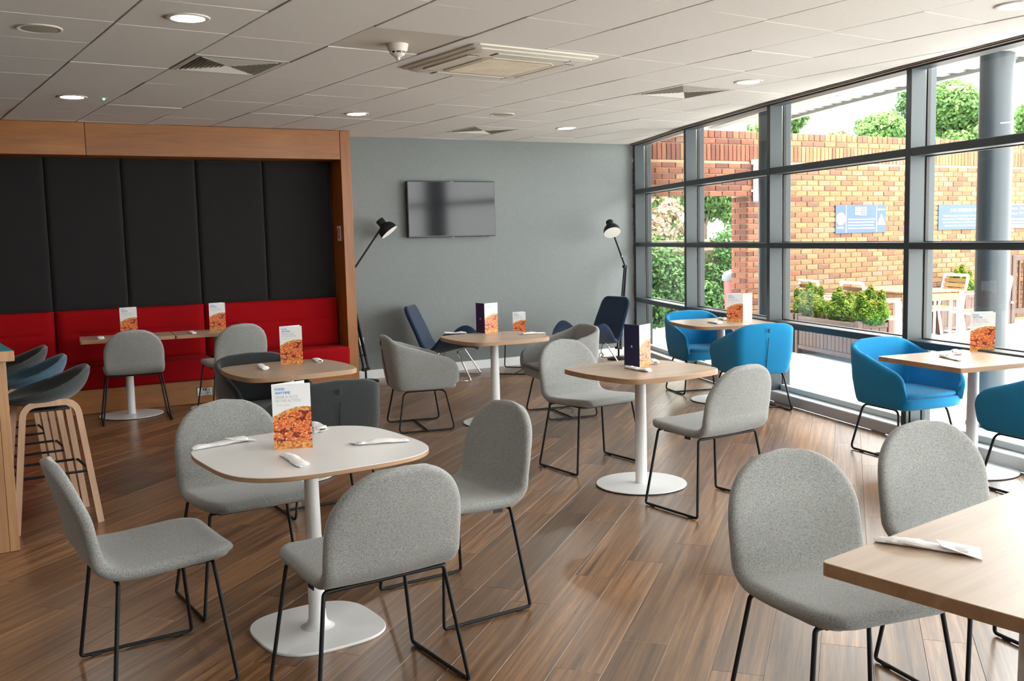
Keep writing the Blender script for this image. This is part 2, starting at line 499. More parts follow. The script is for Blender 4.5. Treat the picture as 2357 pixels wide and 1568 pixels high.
M['ink_white'] = plain('white_ink', (0.62, 0.63, 0.64), 0.5)
M['lamp_disc'] = emit('downlight_diffuser', (1.0, 0.97, 0.93), LAMP_STRENGTH)
M['bulb'] = emit('lamp_bulb', (1.0, 0.86, 0.68), 170.0)
M['led_green'] = emit('green_led', (0.05, 1.0, 0.35), 3.0)
M['lamp_white'] = plain('lamp_shade_inside', (0.85, 0.83, 0.78), 0.5)
M['cream'] = plain('aged_cream_plastic', (0.68, 0.65, 0.58), 0.45)
M['cream_grille'] = plain('dusty_cream_grille', (0.55, 0.48, 0.38), 0.6, noise=0.12, nscale=5)
M['vent'] = plain('vent_metal', (0.56, 0.54, 0.50), 0.5)
M['vent_dark'] = plain('vent_inside', (0.06, 0.052, 0.045), 0.8)
M['speaker'] = plain('speaker_mesh', (0.40, 0.36, 0.31), 0.7)
M['screen'] = plain('tv_screen', (0.006, 0.007, 0.009), 0.10, spec=0.3)
M['metal'] = plain('brushed_steel', (0.30, 0.29, 0.28), 0.3, metal=1.0)
M['notice_red'] = plain('notice_red', (0.45, 0.02, 0.03), 0.5)
for _n in M['plank'].node_tree.nodes:
    if _n.type == 'BSDF_PRINCIPLED': _n.inputs['IOR'].default_value = 1.72
# outside
M['brick'] = toned('brick', [(0.0, (0.1008, 0.054, 0.03744)), (0.3, (0.1584, 0.0792, 0.0396)), (0.6, (0.1944, 0.1008, 0.04752)), (0.8, (0.216, 0.1188, 0.05616)), (1.0, (0.1656, 0.1044, 0.072))], 0.9, 45, 0.32, bump=0.5)
M['brick_red'] = toned('red_brick', [(0.0, (0.0864, 0.0324, 0.02448)), (0.5, (0.144, 0.0504, 0.0288)), (1.0, (0.1872, 0.0756, 0.04176))], 0.9, 45, 0.3, bump=0.5)
M['mortar'] = plain('lime_mortar', (0.40, 0.30, 0.19), 0.95, noise=0.12, nscale=30)
M['paving'] = plain('pale_paving', (0.62, 0.61, 0.59), 0.85, noise=0.06, nscale=3)
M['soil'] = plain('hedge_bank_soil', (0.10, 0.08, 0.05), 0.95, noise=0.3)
M['column'] = plain('slate_blue_column', (0.020, 0.029, 0.036), 0.42, noise=0.05, nscale=4)
M['canopy'] = plain('white_canopy_steel', (0.36, 0.37, 0.355), 0.5)
M['sign_blue'] = plain('sign_blue', (0.0042, 0.030, 0.078), 0.35)
M['sign_deep'] = plain('sign_deep_blue', (0.0012, 0.017, 0.075), 0.35)
M['planter'] = wood('stained_planter_timber', (0.045, 0.020, 0.012), (0.085, 0.040, 0.024), rough=0.6, along='Z', freq=14, stretch=0.1, rand=0.15)
M['teak'] = wood('teak_slats', (0.1728, 0.09, 0.036), (0.2736, 0.162, 0.0756), rough=0.55, along='X', freq=12, stretch=0.08, rand=0.12)
M['gate'] = wood('brown_gate_timber', (0.030, 0.012, 0.008), (0.052, 0.022, 0.014), rough=0.6, along='Z', freq=10, stretch=0.08)
M['bark'] = plain('bark', (0.12, 0.085, 0.06), 0.95, noise=0.3, nscale=20)
M['bin_red'] = plain('red_bin_plastic', (0.32, 0.035, 0.03), 0.5)
M['bin_cap'] = plain('grey_bin_cap', (0.07, 0.08, 0.09), 0.5)
M['pipe'] = plain('white_downpipe', (0.75, 0.76, 0.76), 0.4)
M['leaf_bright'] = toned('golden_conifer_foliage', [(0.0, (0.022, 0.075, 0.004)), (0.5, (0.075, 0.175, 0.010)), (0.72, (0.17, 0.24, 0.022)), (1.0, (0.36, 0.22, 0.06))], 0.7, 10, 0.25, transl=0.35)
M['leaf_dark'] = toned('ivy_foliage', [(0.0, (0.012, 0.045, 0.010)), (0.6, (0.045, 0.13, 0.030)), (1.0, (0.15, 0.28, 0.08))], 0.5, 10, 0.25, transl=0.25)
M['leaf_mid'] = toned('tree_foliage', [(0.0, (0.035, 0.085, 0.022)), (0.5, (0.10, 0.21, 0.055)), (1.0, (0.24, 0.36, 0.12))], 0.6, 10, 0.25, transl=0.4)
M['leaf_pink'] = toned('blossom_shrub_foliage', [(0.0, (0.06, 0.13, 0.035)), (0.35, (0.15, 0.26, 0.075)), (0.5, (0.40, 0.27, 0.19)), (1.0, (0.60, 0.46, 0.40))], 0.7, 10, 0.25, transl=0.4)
# ------------------------------------------------------------------ room geometry
CZ = 2.685
TH = math.radians(-5.0)                       # the back wall runs 5 degrees off the tile grid
WE = Vector((math.cos(TH), math.sin(TH)))     # along the back wall
WN = Vector((-math.sin(TH), math.cos(TH)))    # into the back wall
WP = Vector((6.5, 9.92))
MUL = [Vector(p) for p in ((8.436, 9.70), (7.669, 7.992), (6.977, 6.207), (6.36, 4.374), (5.80, 2.54), (5.36, 0.67), (5.04, -1.23), (4.84, -3.14))]
X_LEFT, Y_FRONT = -3.4, -3.2

def wall_y(x): return WP.y + (x - WP.x) * WE.y / WE.x

def clip(poly, p, n):
    """keep the side where (q - p).n <= 0"""
    out = []
    for i in range(len(poly)):
        a, b = poly[i], poly[(i + 1) % len(poly)]
        da, db = (a - p).dot(n), (b - p).dot(n)
        if da <= 0: out.append(a)
        if da * db < 0: out.append(a + (b - a) * (da / (da - db)))
    return out

def win_seg(y):
    for i in range(len(MUL) - 1):
        if MUL[i].y >= y > MUL[i + 1].y: return i
    return 0 if y > MUL[0].y else len(MUL) - 2

def seg_normal(i):
    t = (MUL[i + 1] - MUL[i]).normalized()
    return Vector((-t.y, t.x))                # outward

def clip_room(poly, inset=0.0):
    full = len(poly)
    poly = clip(poly, Vector((X_LEFT, 0)), Vector((-1, 0)))
    if poly: poly = clip(poly, Vector((0, Y_FRONT)), Vector((0, -1)))
    if poly: poly = clip(poly, WP - WN * inset, WN)
    if poly:
        ys = [p.y for p in poly]; done = set()
        for y in (min(ys), (min(ys) + max(ys)) / 2, max(ys)):
            i = win_seg(y)
            if i in done: continue
            done.add(i)
            n = seg_normal(i)
            if y == (min(ys) + max(ys)) / 2 or max((p - MUL[i]).dot(n) for p in poly) > 0.25:
                poly = clip(poly, MUL[i] - n * inset + n * 0.0, n)
            if not poly: break
    if not poly or len(poly) < 3: return None
    area = abs(sum(poly[i].x * poly[(i + 1) % len(poly)].y - poly[(i + 1) % len(poly)].x * poly[i].y for i in range(len(poly)))) / 2
    return poly if area > 2e-4 else None

def project(p):
    d = Vector(p) - Vector((0, 0, 1.545)); z = d.dot(_F)
    if z < 0.05: return None
    f = 34.806 / 36 * 2357
    return (1178.5 + f * d.dot(_R) / z, 784 - f * d.dot(_U) / z)

def in_view(poly, z, mg=40):
    for p in poly:
        q = project((p.x, p.y, z))
        if q and -mg < q[0] < 2357 + mg and -mg < q[1] < 1568 + mg: return True
    return False

room_outline = [Vector((X_LEFT, Y_FRONT))] + [m for m in reversed(MUL)] + [Vector((8.5, wall_y(8.5))), Vector((X_LEFT, wall_y(X_LEFT)))]
room_outline[1] = MUL[-1] + (MUL[-2] - MUL[-1]) * ((Y_FRONT - MUL[-1].y) / (MUL[-2].y - MUL[-1].y))

# floor slab and its planks
fl = MB(); fl.prism([(p.x, p.y) for p in room_outline], -0.12, -0.009)
floor = struct('floor', fl, M['floor_base'], ang=0)
PA = math.radians(37.3); pa = Vector((math.cos(PA), math.sin(PA))); pb = Vector((-math.sin(PA), math.cos(PA)))
PW, PL = 0.1815, 1.235
known = {0: 3.589, 1: 3.28, 3: 5.10, 5: 5.18}
plank_mb = MB(); plank_mb.rbox((0, 0, -0.005), (PL - 0.0015, PW - 0.0012, 0.010), 0.0006)
plank_me = plank_mb.mesh('floor_plank', M['plank'], 0)
cand = []
for k in range(-60, 80):
    b0 = 0.628 + PW * k; bc = b0 + PW / 2
    t0 = known.get(k, rng.uniform(0, PL) if k not in (2, 4) else {2: 4.25, 4: 4.0}[k])
    for j in range(-12, 14):
        tc = t0 + PL * (j + 0.5)
        c = pa * tc + pb * bc
        if not (-5 < c.x < 9.5 and -4.5 < c.y < 11.5): continue
        poly = [c + pa * sx * (PL / 2 - 0.0008) + pb * sy * (PW / 2 - 0.0008) for sx, sy in ((-1, -1), (1, -1), (1, 1), (-1, 1))]
        cl = clip_room(poly)
        if cl is None: continue
        cand.append((c, cl, len(cl) == 4 and max((a - b).length for a, b in zip(sorted(cl, key=lambda v: v[:]), sorted(poly, key=lambda v: v[:]))) < 1e-4))
vis = [x for x in cand if in_view(x[1] + [x[0]], 0)]
vis.sort(key=lambda x: x[0].length)
vis_ids = {id(x) for x in vis[:298]}
rest = MB()
for x in cand:
    c, cl, whole = x
    if id(x) in vis_ids:
        if whole:
            link('floor_plank', plank_me, floor, (c.x, c.y, 0), PA)
        else:
            mb = MB(); mb.prism([((p - c).dot(pa), (p - c).dot(pb)) for p in cl], -0.010, 0.0)
            mb.obj('floor_plank', M['plank'], floor, 0, loc=(c.x, c.y, 0), rz=PA)
    else:
        rest.prism([(p.dot(pa), p.dot(pb)) for p in cl], -0.010, 0.0)
r_ = rest.obj('floor_planking', M['plank'], floor, 0, rz=PA); r_['kind'] = 'stuff'

# ceiling void and its tiles
ce = MB(); ce.prism([(p.x, p.y) for p in room_outline], CZ + 0.035, CZ + 0.16)
ceiling = struct('ceiling', ce, M['void'], ang=0)
TX0, TS, TY0, TYS = 1.250, 0.602, 4.848, 0.605
tile_mb = MB(); tile_mb.rbox((0, 0, 0.010), (TS - 0.010, TYS - 0.0025, 0.020), 0.0018)
tile_me = tile_mb.mesh('ceiling_tile', M['tile'], 0)
VENTS = {(1, 2): 'a', (7, 6): 'b', (7, 1): 'c'}
AC = (3.157, 4.131, 5.030, 5.985)
trest = MB()
for i in range(-8, 13):
    for j in range(-14, 9):
        x0 = TX0 + TS * i; y0 = TY0 + 0.035 * i + TYS * j
        if (i, j) in VENTS: continue
        c = Vector((x0 + TS / 2, y0 + TYS / 2))
        hx, hy = TS / 2 - 0.005, TYS / 2 - 0.00125
        poly = [c + Vector((sx * hx, sy * hy)) for sx, sy in ((-1, -1), (1, -1), (1, 1), (-1, 1))]
        cl = clip_room(poly)
        if cl is None: continue
        whole = len(cl) == 4 and max((a - b).length for a, b in zip(cl, poly)) < 1e-4
        zz = CZ + rng.uniform(-0.0015, 0.0015)
        if in_view(cl, CZ):
            if (i, j) == (2, 0):
                mb = MB(); mb.rbox((0, 0, 0.010), (TS - 0.010, TYS - 0.0025, 0.020), 0.0018)
                mb.obj('ceiling_tile', M['tile_plain'], ceiling, 0, loc=(c.x, c.y, CZ + 0.004))['label'] = 'plain beige tile around the smoke detector'
            elif whole:
                o = link('ceiling_tile', tile_me, ceiling, (c.x, c.y, zz))
                if rng.random() < 0.12: o.rotation_euler = (rng.uniform(-0.006, 0.006), rng.uniform(-0.006, 0.006), 0)
            else:
                mb = MB(); mb.prism([(p.x - c.x, p.y - c.y) for p in cl], 0.0, 0.020)
                mb.obj('ceiling_tile', M['tile'], ceiling, 0, loc=(c.x, c.y, zz))
        else:
            trest.prism([(p.x, p.y) for p in cl], CZ, CZ + 0.02)
o = trest.obj('ceiling_tiling', M['tile'], ceiling, 0); o['kind'] = 'stuff'

# walls
def wall_slab(name, a, b, t, z0, z1, mat):
    a = Vector(a); b = Vector(b); d = (b - a); n = Vector((-d.y, d.x)).normalized()
    mb = MB(); mb.prism([tuple(a), tuple(b), tuple(b + n * t), tuple(a + n * t)], z0, z1)
    return struct(name, mb, mat, ang=0)
wall_slab('wall_back', (X_LEFT - 0.2, wall_y(X_LEFT - 0.2)), (8.47, wall_y(8.47)), 0.25, -0.12, CZ + 0.16, M['wall'])
wall_slab('wall_left', (X_LEFT, Y_FRONT - 0.2), (X_LEFT, wall_y(X_LEFT)), 0.2, -0.12, CZ + 0.16, M['wall_dim'])
wall_slab('wall_front', (1.81, Y_FRONT), (X_LEFT - 0.2, Y_FRONT), 0.2, -0.12, CZ + 0.16, M['wall_dim'])
bl = MB()
p0, p1 = WP + WE * ((4.47 - 6.5) / WE.x), WP + WE * ((8.41 - 6.5) / WE.x)
for z0, z1, d in ((0, 0.075, 0.018), (0.075, 0.100, 0.012)):
    bl.prism([tuple(p0), tuple(p0 - WN * d), tuple(p1 - WN * d), tuple(p1)], z0, z1)
struct('baseboard_back', bl, M['white'], ang=0)

# ------------------------------------------------------------------ curtain wall: one window per bay
MW, MD = 0.055, 0.125          # mullion face and depth
GL = 0.150                     # glass plane behind the inner face
BARS = [(2.052, 2.108), (1.392, 1.440), (0.684, 0.738)]
BAYS = [(MUL[i], MUL[i + 1], seg_normal(i)) for i in range(len(MUL) - 1)]
BAYS += [(Vector((4.83 - 1.51 * k, Y_FRONT)), Vector((4.83 - 1.51 * (k + 1), Y_FRONT)), Vector((0, -1))) for k in range(2)]  # two unseen bays behind the camera, added to light the foreground chairs
for i, (a, b, n) in enumerate(BAYS):
    d = b - a; Lb = d.length; t = d / Lb
    ang = math.atan2(t.y, t.x)
    root = struct_root('window_%d' % (i + 1), (a.x, a.y, 0), ang)      # local +x runs towards the camera end, local +y points into the room
    s = 1 if Vector((-math.sin(ang), math.cos(ang))).dot(n) > 0 else -1   # sign of local y that points outwards
    def Y(v): return s * v
    # far-end mullion of the bay (stands at the start of the bay)
    mb = MB(); mb.rbox((MW / 2, Y(MD / 2), CZ / 2), (MW, MD, CZ), 0.004)
    mb.obj('mullion', M['frame'], root)
    g = MB(); g.box((MW / 2 - 0.004, Y(MD + 0.006), CZ / 2), (MW - 0.012, 0.012, CZ - 0.01)); g.obj('gasket', M['gasket_pale'], root, 0)
    g = MB(); g.box((MW / 2, Y(MD + 0.025), CZ / 2), (MW + 0.012, 0.026, CZ - 0.01)); g.obj('gasket', M['gasket'], root, 0)
    g = MB(); g.rbox((MW / 2, Y(MD + 0.065), CZ / 2), (MW, 0.054, CZ - 0.004), 0.004); g.obj('outer_cap', M['frame'], root)
    if i == len(BAYS) - 1:
        mb = MB(); mb.rbox((Lb - MW / 2, Y(MD / 2), CZ / 2), (MW, MD, CZ), 0.004); mb.obj('mullion', M['frame'], root)
    for z0, z1 in BARS:
        mb = MB(); mb.rbox(((Lb + MW) / 2, Y(0.004 + (MD - 0.004) / 2), (z0 + z1) / 2), (Lb - MW - 0.002, MD - 0.004, z1 - z0), 0.004)
        mb.obj('transom', M['frame'], root)
        g = MB(); g.box(((Lb + MW) / 2, Y(MD + 0.024), (z0 + z1) / 2), (Lb - MW - 0.02, 0.028, z1 - z0 + 0.012)); g.obj('gasket', M['gasket'], root, 0)
        g = MB(); g.rbox(((Lb + MW) / 2, Y(MD + 0.065), (z0 + z1) / 2), (Lb - MW - 0.02, 0.05, z1 - z0), 0.004); g.obj('outer_cap', M['frame'], root)
    mb = MB(); mb.box(((Lb + MW) / 2, Y(MD / 2), CZ - 0.0145), (Lb - MW - 0.002, MD - 0.004, 0.027)); mb.obj('transom', M['frame'], root, 0)
    mb = MB(); mb.rbox(((Lb + MW) / 2, Y(0.085), 0.045), (Lb - MW - 0.002, 0.16, 0.09), 0.006); mb.obj('window_sill', M['sill'], root)
    mb = MB(); mb.rbox(((Lb + MW) / 2, Y(0.14), 0.115), (Lb - MW - 0.004, 0.05, 0.048), 0.004); mb.obj('bottom_rail', M['gasket_pale'], root)
    edges = [0.139] + [v for z0, z1 in reversed(BARS) for v in (z0 - 0.004, z1 + 0.004)] + [CZ - 0.03]
    for q in range(4):
        z0, z1 = edges[2 * q], edges[2 * q + 1]
        mb = MB(); mb.quad((MW, Y(GL), z0), (Lb, Y(GL), z0), (Lb, Y(GL), z1), (MW, Y(GL), z1))
        mb.obj('pane', M['glass'], root, 0)
# thin brown strip where the ceiling meets the glazing
for i in range(len(MUL) - 1):
    a, b = MUL[i], MUL[i + 1]; n = seg_normal(i); mb = MB()
    mb.prism([tuple(a - n * 0.03), tuple(b - n * 0.03), tuple(b + n * 0.01), tuple(a + n * 0.01)], CZ - 0.016, CZ - 0.002)
    mb.prism([tuple(a - n * 0.045), tuple(b - n * 0.045), tuple(b - n * 0.031), tuple(a - n * 0.031)], CZ - 0.008, CZ - 0.002)
    struct('trim_%d' % (i + 1), mb, M['head_trim'], ang=0)

# ------------------------------------------------------------------ outside: paving, brick wall, canopy, columns
pv = MB(); pv.box((14, 7, -0.10), (60, 60, 0.10))
pv_o = struct('paving', pv, M['paving'], ang=0)

WU0, WTOP, COURSE = 1.98, 2.905, 0.075
OPEN = (2.25, 3.905, 2.05)
bw_root = thing('brick_wall', 'long orange brick wall with a doorway opening and upright brick coping', 'wall', (WP.x, WP.y, 0), TH)
mort = MB()
mort.box((WU0 + (OPEN[0] - WU0) / 2, 0.165, 1.45), (OPEN[0] - WU0, 0.31, 3.0))
mort.box(((OPEN[0] + OPEN[1]) / 2, 0.165, (OPEN[2] + 2.95) / 2 + 0.006), (OPEN[1] - OPEN[0], 0.31, 2.95 - OPEN[2]))
mort.box(((OPEN[1] + 14.5) / 2, 0.165, 1.40), (14.5 - OPEN[1], 0.31, 3.0))
mort.obj('mortar_bed', M['mortar'], bw_root, 0)
lt = MB(); lt.box(((OPEN[0] + OPEN[1]) / 2 + 0.1, 0.10, OPEN[2] + 0.004), (OPEN[1] - OPEN[0] + 0.5, 0.22, 0.012)); lt.obj('lintel', M['gate'], bw_root, 0)

def brick_mb(lx, lz, ly=0.03, tone=0.5, seed=0, mb=None, c=(0, 0, 0)):
    r = random.Random(seed); mb = mb or MB()
    j = lambda a: r.uniform(-a, a)
    hx, hy, hz = lx / 2, ly / 2, lz / 2; ch = 0.006
    f = [(c[0] + sx * (hx - ch) + j(0.003), c[1] - hy + j(0.002), c[2] + sz * (hz - ch) + j(0.003)) for sx, sz in ((-1, -1), (1, -1), (1, 1), (-1, 1))]
    m_ = [(c[0] + sx * hx, c[1] - hy + ch, c[2] + sz * hz) for sx, sz in ((-1, -1), (1, -1), (1, 1), (-1, 1))]
    k = [(c[0] + sx * hx, c[1] + hy, c[2] + sz * hz) for sx, sz in ((-1, -1), (1, -1), (1, 1), (-1, 1))]
    mb.loft([k, m_, f], True, False, tone); o = len(mb.v)
    mb.f.append((o - 4, o - 3, o - 2, o - 1)); mb.t.append(tone); mb.m.append(0)
    return mb
NVAR = 10
st_me = {mm: [brick_mb(0.215, 0.065, tone=(v + 0.5) / NVAR, seed=v).mesh('brick', M[mm], 0, True) for v in range(NVAR)] for mm in ('brick', 'brick_red')}
so_me = {mm: [brick_mb(0.065, 0.215, tone=(v + 0.5) / NVAR, seed=v + 50).mesh('brick', M[mm], 0, True) for v in range(NVAR)] for mm in ('brick', 'brick_red')}
co_me = {mm: [brick_mb(0.098, 0.098, tone=(v + 0.5) / NVAR, seed=v + 90).mesh('brick', M[mm], 0, True) for v in range(NVAR)] for mm in ('brick', 'brick_red')}
bricks = []
YF = 0.003                                   # brick fronts stand 12 mm proud of the mortar
def inside_open(u0, u1, z): return z < OPEN[2] and u1 > OPEN[0] and u0 < OPEN[1]
for c in range(0, 33):
    z = 0.0375 + COURSE * c
    if z > 2.5: break
    u = WU0 - (0.1125 if c % 2 else 0.0)
    while u < 14.3:
        u0, u1 = u + 0.005, u + 0.220
        u += 0.225
        if u1 <= WU0 + 0.03: continue
        u0 = max(u0, WU0)
        if inside_open(u0, u1, z):
            if u0 < OPEN[0] - 0.05: u1 = OPEN[0]
            elif u1 > OPEN[1] + 0.05: u0 = OPEN[1]
            else: continue
        bricks.append(('s', (u0 + u1) / 2, z, u1 - u0))
u = WU0
while u < 14.3:
    bricks.append(('o', u + 0.0375, 2.6125, 0.065)); u += 0.075
for z in (2.7625,):
    u = WU0
    while u < 14.3: bricks.append(('s', u + 0.1125, z, 0.215)); u += 0.225
u = WU0
while u < 14.3:
    if u < 2.85:
        bricks.append(('s', u + 0.1125, 2.8375, 0.215)); bricks.append(('s', u + 0.1125, 2.9125, 0.215)); u += 0.225
    else:
        bricks.append(('c', u + 0.054, 2.855, 0.098)); u += 0.108
def wpt(u, y, z): return (WP.x + WE.x * u + WN.x * y, WP.y + WE.y * u + WN.y * y, z)
def brick_rank(bk):
    p = wpt(bk[1], 0, bk[2]); q = project(p)
    if q is None or not (1485 < q[0] < 2340 and 90 < q[1] < 705): return 1e9
    for x0, x1 in ((1560, 1612), (1740, 1808), (2066, 2142)):
        if x0 < q[0] < x1: return 1e9
    if 555 < q[1] < 580: return 1e9
    return bk[1] if bk[2] > 0.55 else 1e9
order = sorted(range(len(bricks)), key=lambda k: brick_rank(bricks[k]))
first = set(order[:290])
rest_b = MB()
for k, (ty, u, z, w) in enumerate(bricks):
    mm = 'brick_red' if u < 4.4 + rng.uniform(-0.5, 0.5) else 'brick'
    v = rng.randrange(NVAR)
    std = abs(w - {'s': 0.215, 'o': 0.065, 'c': 0.098}[ty]) < 1e-3
    if k in first:
        me = {'s': st_me, 'o': so_me, 'c': co_me}[ty][mm][v] if std else brick_mb(w, 0.065, tone=(v + .5) / NVAR, seed=k).mesh('brick', M[mm], 0, True)
        o = link('brick', me, bw_root, (u, YF + rng.uniform(-0.003, 0.003), z))
    else:
        lx, lz = {'s': (w, 0.065), 'o': (0.065, 0.215), 'c': (0.098, 0.098)}[ty]
        brick_mb(lx, lz, tone=rng.random(), seed=k, mb=rest_b, c=(u, YF + rng.uniform(-0.003, 0.003), z))
o = rest_b.obj('brickwork', M['brick'], bw_root, 0, True); o['kind'] = 'stuff'
# bricks lining the right reveal of the opening
jb = MB()
for c in range(0, 27):
    z = 0.0375 + COURSE * c
    for y0, y1 in (((0.02, 0.125), (0.135, 0.31)) if c % 2 else ((0.02, 0.225), (0.235, 0.31))):
        if c >= 0: jb.rbox((OPEN[1] - 0.004, (y0 + y1) / 2, z), (0.03, y1 - y0, 0.065), 0.004, tone=rng.random())
        jb.rbox((OPEN[0] + 0.004, (y0 + y1) / 2, z), (0.03, y1 - y0, 0.065), 0.004, tone=rng.random())
o = jb.obj('reveal_brickwork', M['brick_red'], bw_root, 0, True); o['kind'] = 'stuff'

# canopy: corrugated decks, a beam over the columns, an edge fascia
def off_pt(i, o_):
    if i == 0: n = seg_normal(0)
    elif i == len(MUL) - 1: n = seg_normal(len(MUL) - 2)
    else: n = (seg_normal(i - 1) + seg_normal(i)).normalized()
    return MUL[i] + n * o_
can = thing('canopy', 'white corrugated steel canopy soffit outside above the glazing', 'canopy', (MUL[3].x, MUL[3].y, CZ))
def cl_(p, z): return (p.x - MUL[3].x, p.y - MUL[3].y, z - CZ)
for i in range(0, 3):
    for o0, o1 in ((0.24, 0.98), (1.16, 1.83)):
        mb = MB(); a0, b0, a1, b1 = off_pt(i, o0), off_pt(i + 1, o0), off_pt(i, o1), off_pt(i + 1, o1)
        rows = [[], []]
        nrib = 9
        for k in range(nrib):
            for fr, zz in ((0.0, 2.945), (0.42, 2.945), (0.55, 2.995), (0.87, 2.995)):
                u = (k + fr) / nrib
                rows[0].append(cl_(a0.lerp(b0, u), zz)); rows[1].append(cl_(a1.lerp(b1, u), zz))
        rows[0].append(cl_(b0, 2.945)); rows[1].append(cl_(b1, 2.945))
        mb.loft(rows, False, False)
        mb.obj('corrugated_deck', M['canopy'], can, 0)
        mb = MB(); mb.prism([cl_(p, 0)[:2] for p in (a0, b0, b1, a1)], 3.01 - CZ, 3.03 - CZ); mb.obj('deck_cover', M['canopy'], can, 0)
    for nm, o0, o1, z0, z1 in (('inner_closure', 0.20, 0.24, CZ + 0.0, 3.03), ('beam', 0.99, 1.15, 2.87, 3.03), ('fascia', 1.83, 1.90, 2.915, 3.06)):
        mb = MB(); mb.prism([cl_(p, 0)[:2] for p in (off_pt(i, o0), off_pt(i + 1, o0), off_pt(i + 1, o1), off_pt(i, o1))], z0 - CZ, z1 - CZ)
        mb.obj(nm, M['canopy'], can, 0)
for i, o_, u in ((0, 1.50, 0.75), (1, 0.62, 0.45), (1, 1.48, 0.25), (2, 1.48, 0.12), (2, 1.50, 0.75)):
    p = off_pt(i, o_).lerp(off_pt(i + 1, o_), u); mb = MB()
    mb.lathe([(0.085, 2.930 - CZ), (0.085, 2.946 - CZ)], 24, cl_(p, CZ)); mb.lathe([(0.065, 2.926 - CZ), (0.065, 2.931 - CZ)], 24, cl_(p, CZ))
    mb.obj('soffit_downlight', M['cream'], can)
for k, (x, y, lab) in enumerate(((7.552, 4.396, 'round slate blue steel column outside nearest the table with square corners'), (8.60, 7.60, 'round slate column half hidden behind a window mullion, nearer the doorway'))):
    r = thing('canopy_column', lab, 'column', (x, y, -0.05), 0, 'columns under the canopy')
    mb = MB(); mb.lathe([(0.125, 0.03), (0.125, 2.918)], 40); mb.obj('shaft', M['column'], r)
    mb = MB(); mb.lathe([(0.17, 0.0), (0.17, 0.02), (0.16, 0.03), (0.126, 0.03)], 40); mb.obj('base_plate', M['column'], r)
# ------------------------------------------------------------------ booth on the left of the back wall
BO = (4.347, 9.567, 0)
bf = thing('booth_frame', 'honey oak surround framing the red banquette alcove', 'booth frame', BO, TH)
mb = MB(); mb.rbox((0.0545, 0.265, CZ / 2 - 0.002), (0.109, 0.53, CZ - 0.006), 0.003); mb.obj('end_panel', M['oak_v'], bf)
for x0, x1 in ((-2.430, -0.004), (-5.40, -2.434)):
    mb = MB(); mb.rbox(((x0 + x1) / 2, 0.014, (2.388 + CZ - 0.004) / 2), (x1 - x0, 0.026, CZ - 0.004 - 2.388), 0.002); mb.obj('header_board', M['oak'], bf)
mb = MB(); mb.rbox((-2.7, 0.27, 2.402), (5.39, 0.48, 0.022), 0.002); mb.obj('soffit_board', M['oak'], bf)
for x0, x1 in ((-1.396, -0.002), (-2.766, -1.400), (-5.40, -2.770)):
    mb = MB(); mb.rbox(((x0 + x1) / 2, -0.02, 0.117), (x1 - x0, 0.024, 0.228), 0.002); mb.obj('plinth_board', M['oak'], bf)
# padded dark panels
pw = thing('padded_wall', 'tall dark grey upholstered wall panels above the red bench', 'wall panels', BO, TH)
def pad(mb, x0, x1, z0, z1, yf, yb, puff=0.012, r=0.03, nx=10, nz=10, dents=None):
    """soft rectangular cushion, front face at local y = yf"""
    us = [0, .02, .06, .12] + [0.12 + 0.76 * k / (nx - 1) for k in range(1, nx - 1)] + [.88, .94, .98, 1]
    rows = []
    for a in us:
        row = []
        for b_ in us:
            x = x0 + (x1 - x0) * a; z = z0 + (z1 - z0) * b_
            ex = min(x - x0, x1 - x); ez = min(z - z0, z1 - z)
            d = min(ex, ez)
            k = 1 - max(0.0, 1 - d / r) ** 2
            y = yf + r * 0.8 * (1 - math.sqrt(max(0, k))) - puff * math.sin(PI * a) ** 0.5 * math.sin(PI * b_) ** 0.5
            if dents: y += dents(x, z)
            row.append((x, y, z))
        rows.append(row)
    n = len(us); o = len(mb.v)
    vs = [p for r_ in rows for p in r_]; fs = []
    for i in range(n - 1):
        for j in range(n - 1): fs.append((i * n + j, (i + 1) * n + j, (i + 1) * n + j + 1, i * n + j + 1))
    bnd = [i * n for i in range(n)] + [(n - 1) * n + j for j in range(1, n)] + [i * n + n - 1 for i in range(n - 2, -1, -1)] + [j for j in range(n - 2, 0, -1)]
    m0 = len(vs); vs += [(vs[k][0], yb, vs[k][2]) for k in bnd]
    for q in range(len(bnd)):
        q2 = (q + 1) % len(bnd); fs.append((bnd[q2], bnd[q], m0 + q, m0 + q2))
    mb.add(vs, fs)
edges = [0.0, -0.73, -1.40, -2.10, -2.77, -3.46, -4.15, -4.84, -5.40]
for k in range(len(edges) - 1):
    mb = MB(); pad(mb, edges[k + 1] + 0.002, edges[k] - (0.004 if k else 0.012), 0.958, 2.386, 0.315, 0.36, puff=0.008, r=0.028)
    mb.obj('padded_panel', M['felt_panel'], pw, 60)
bq = thing('banquette', 'long red upholstered wall bench with backrest cushions under grey panels', 'bench', BO, TH)
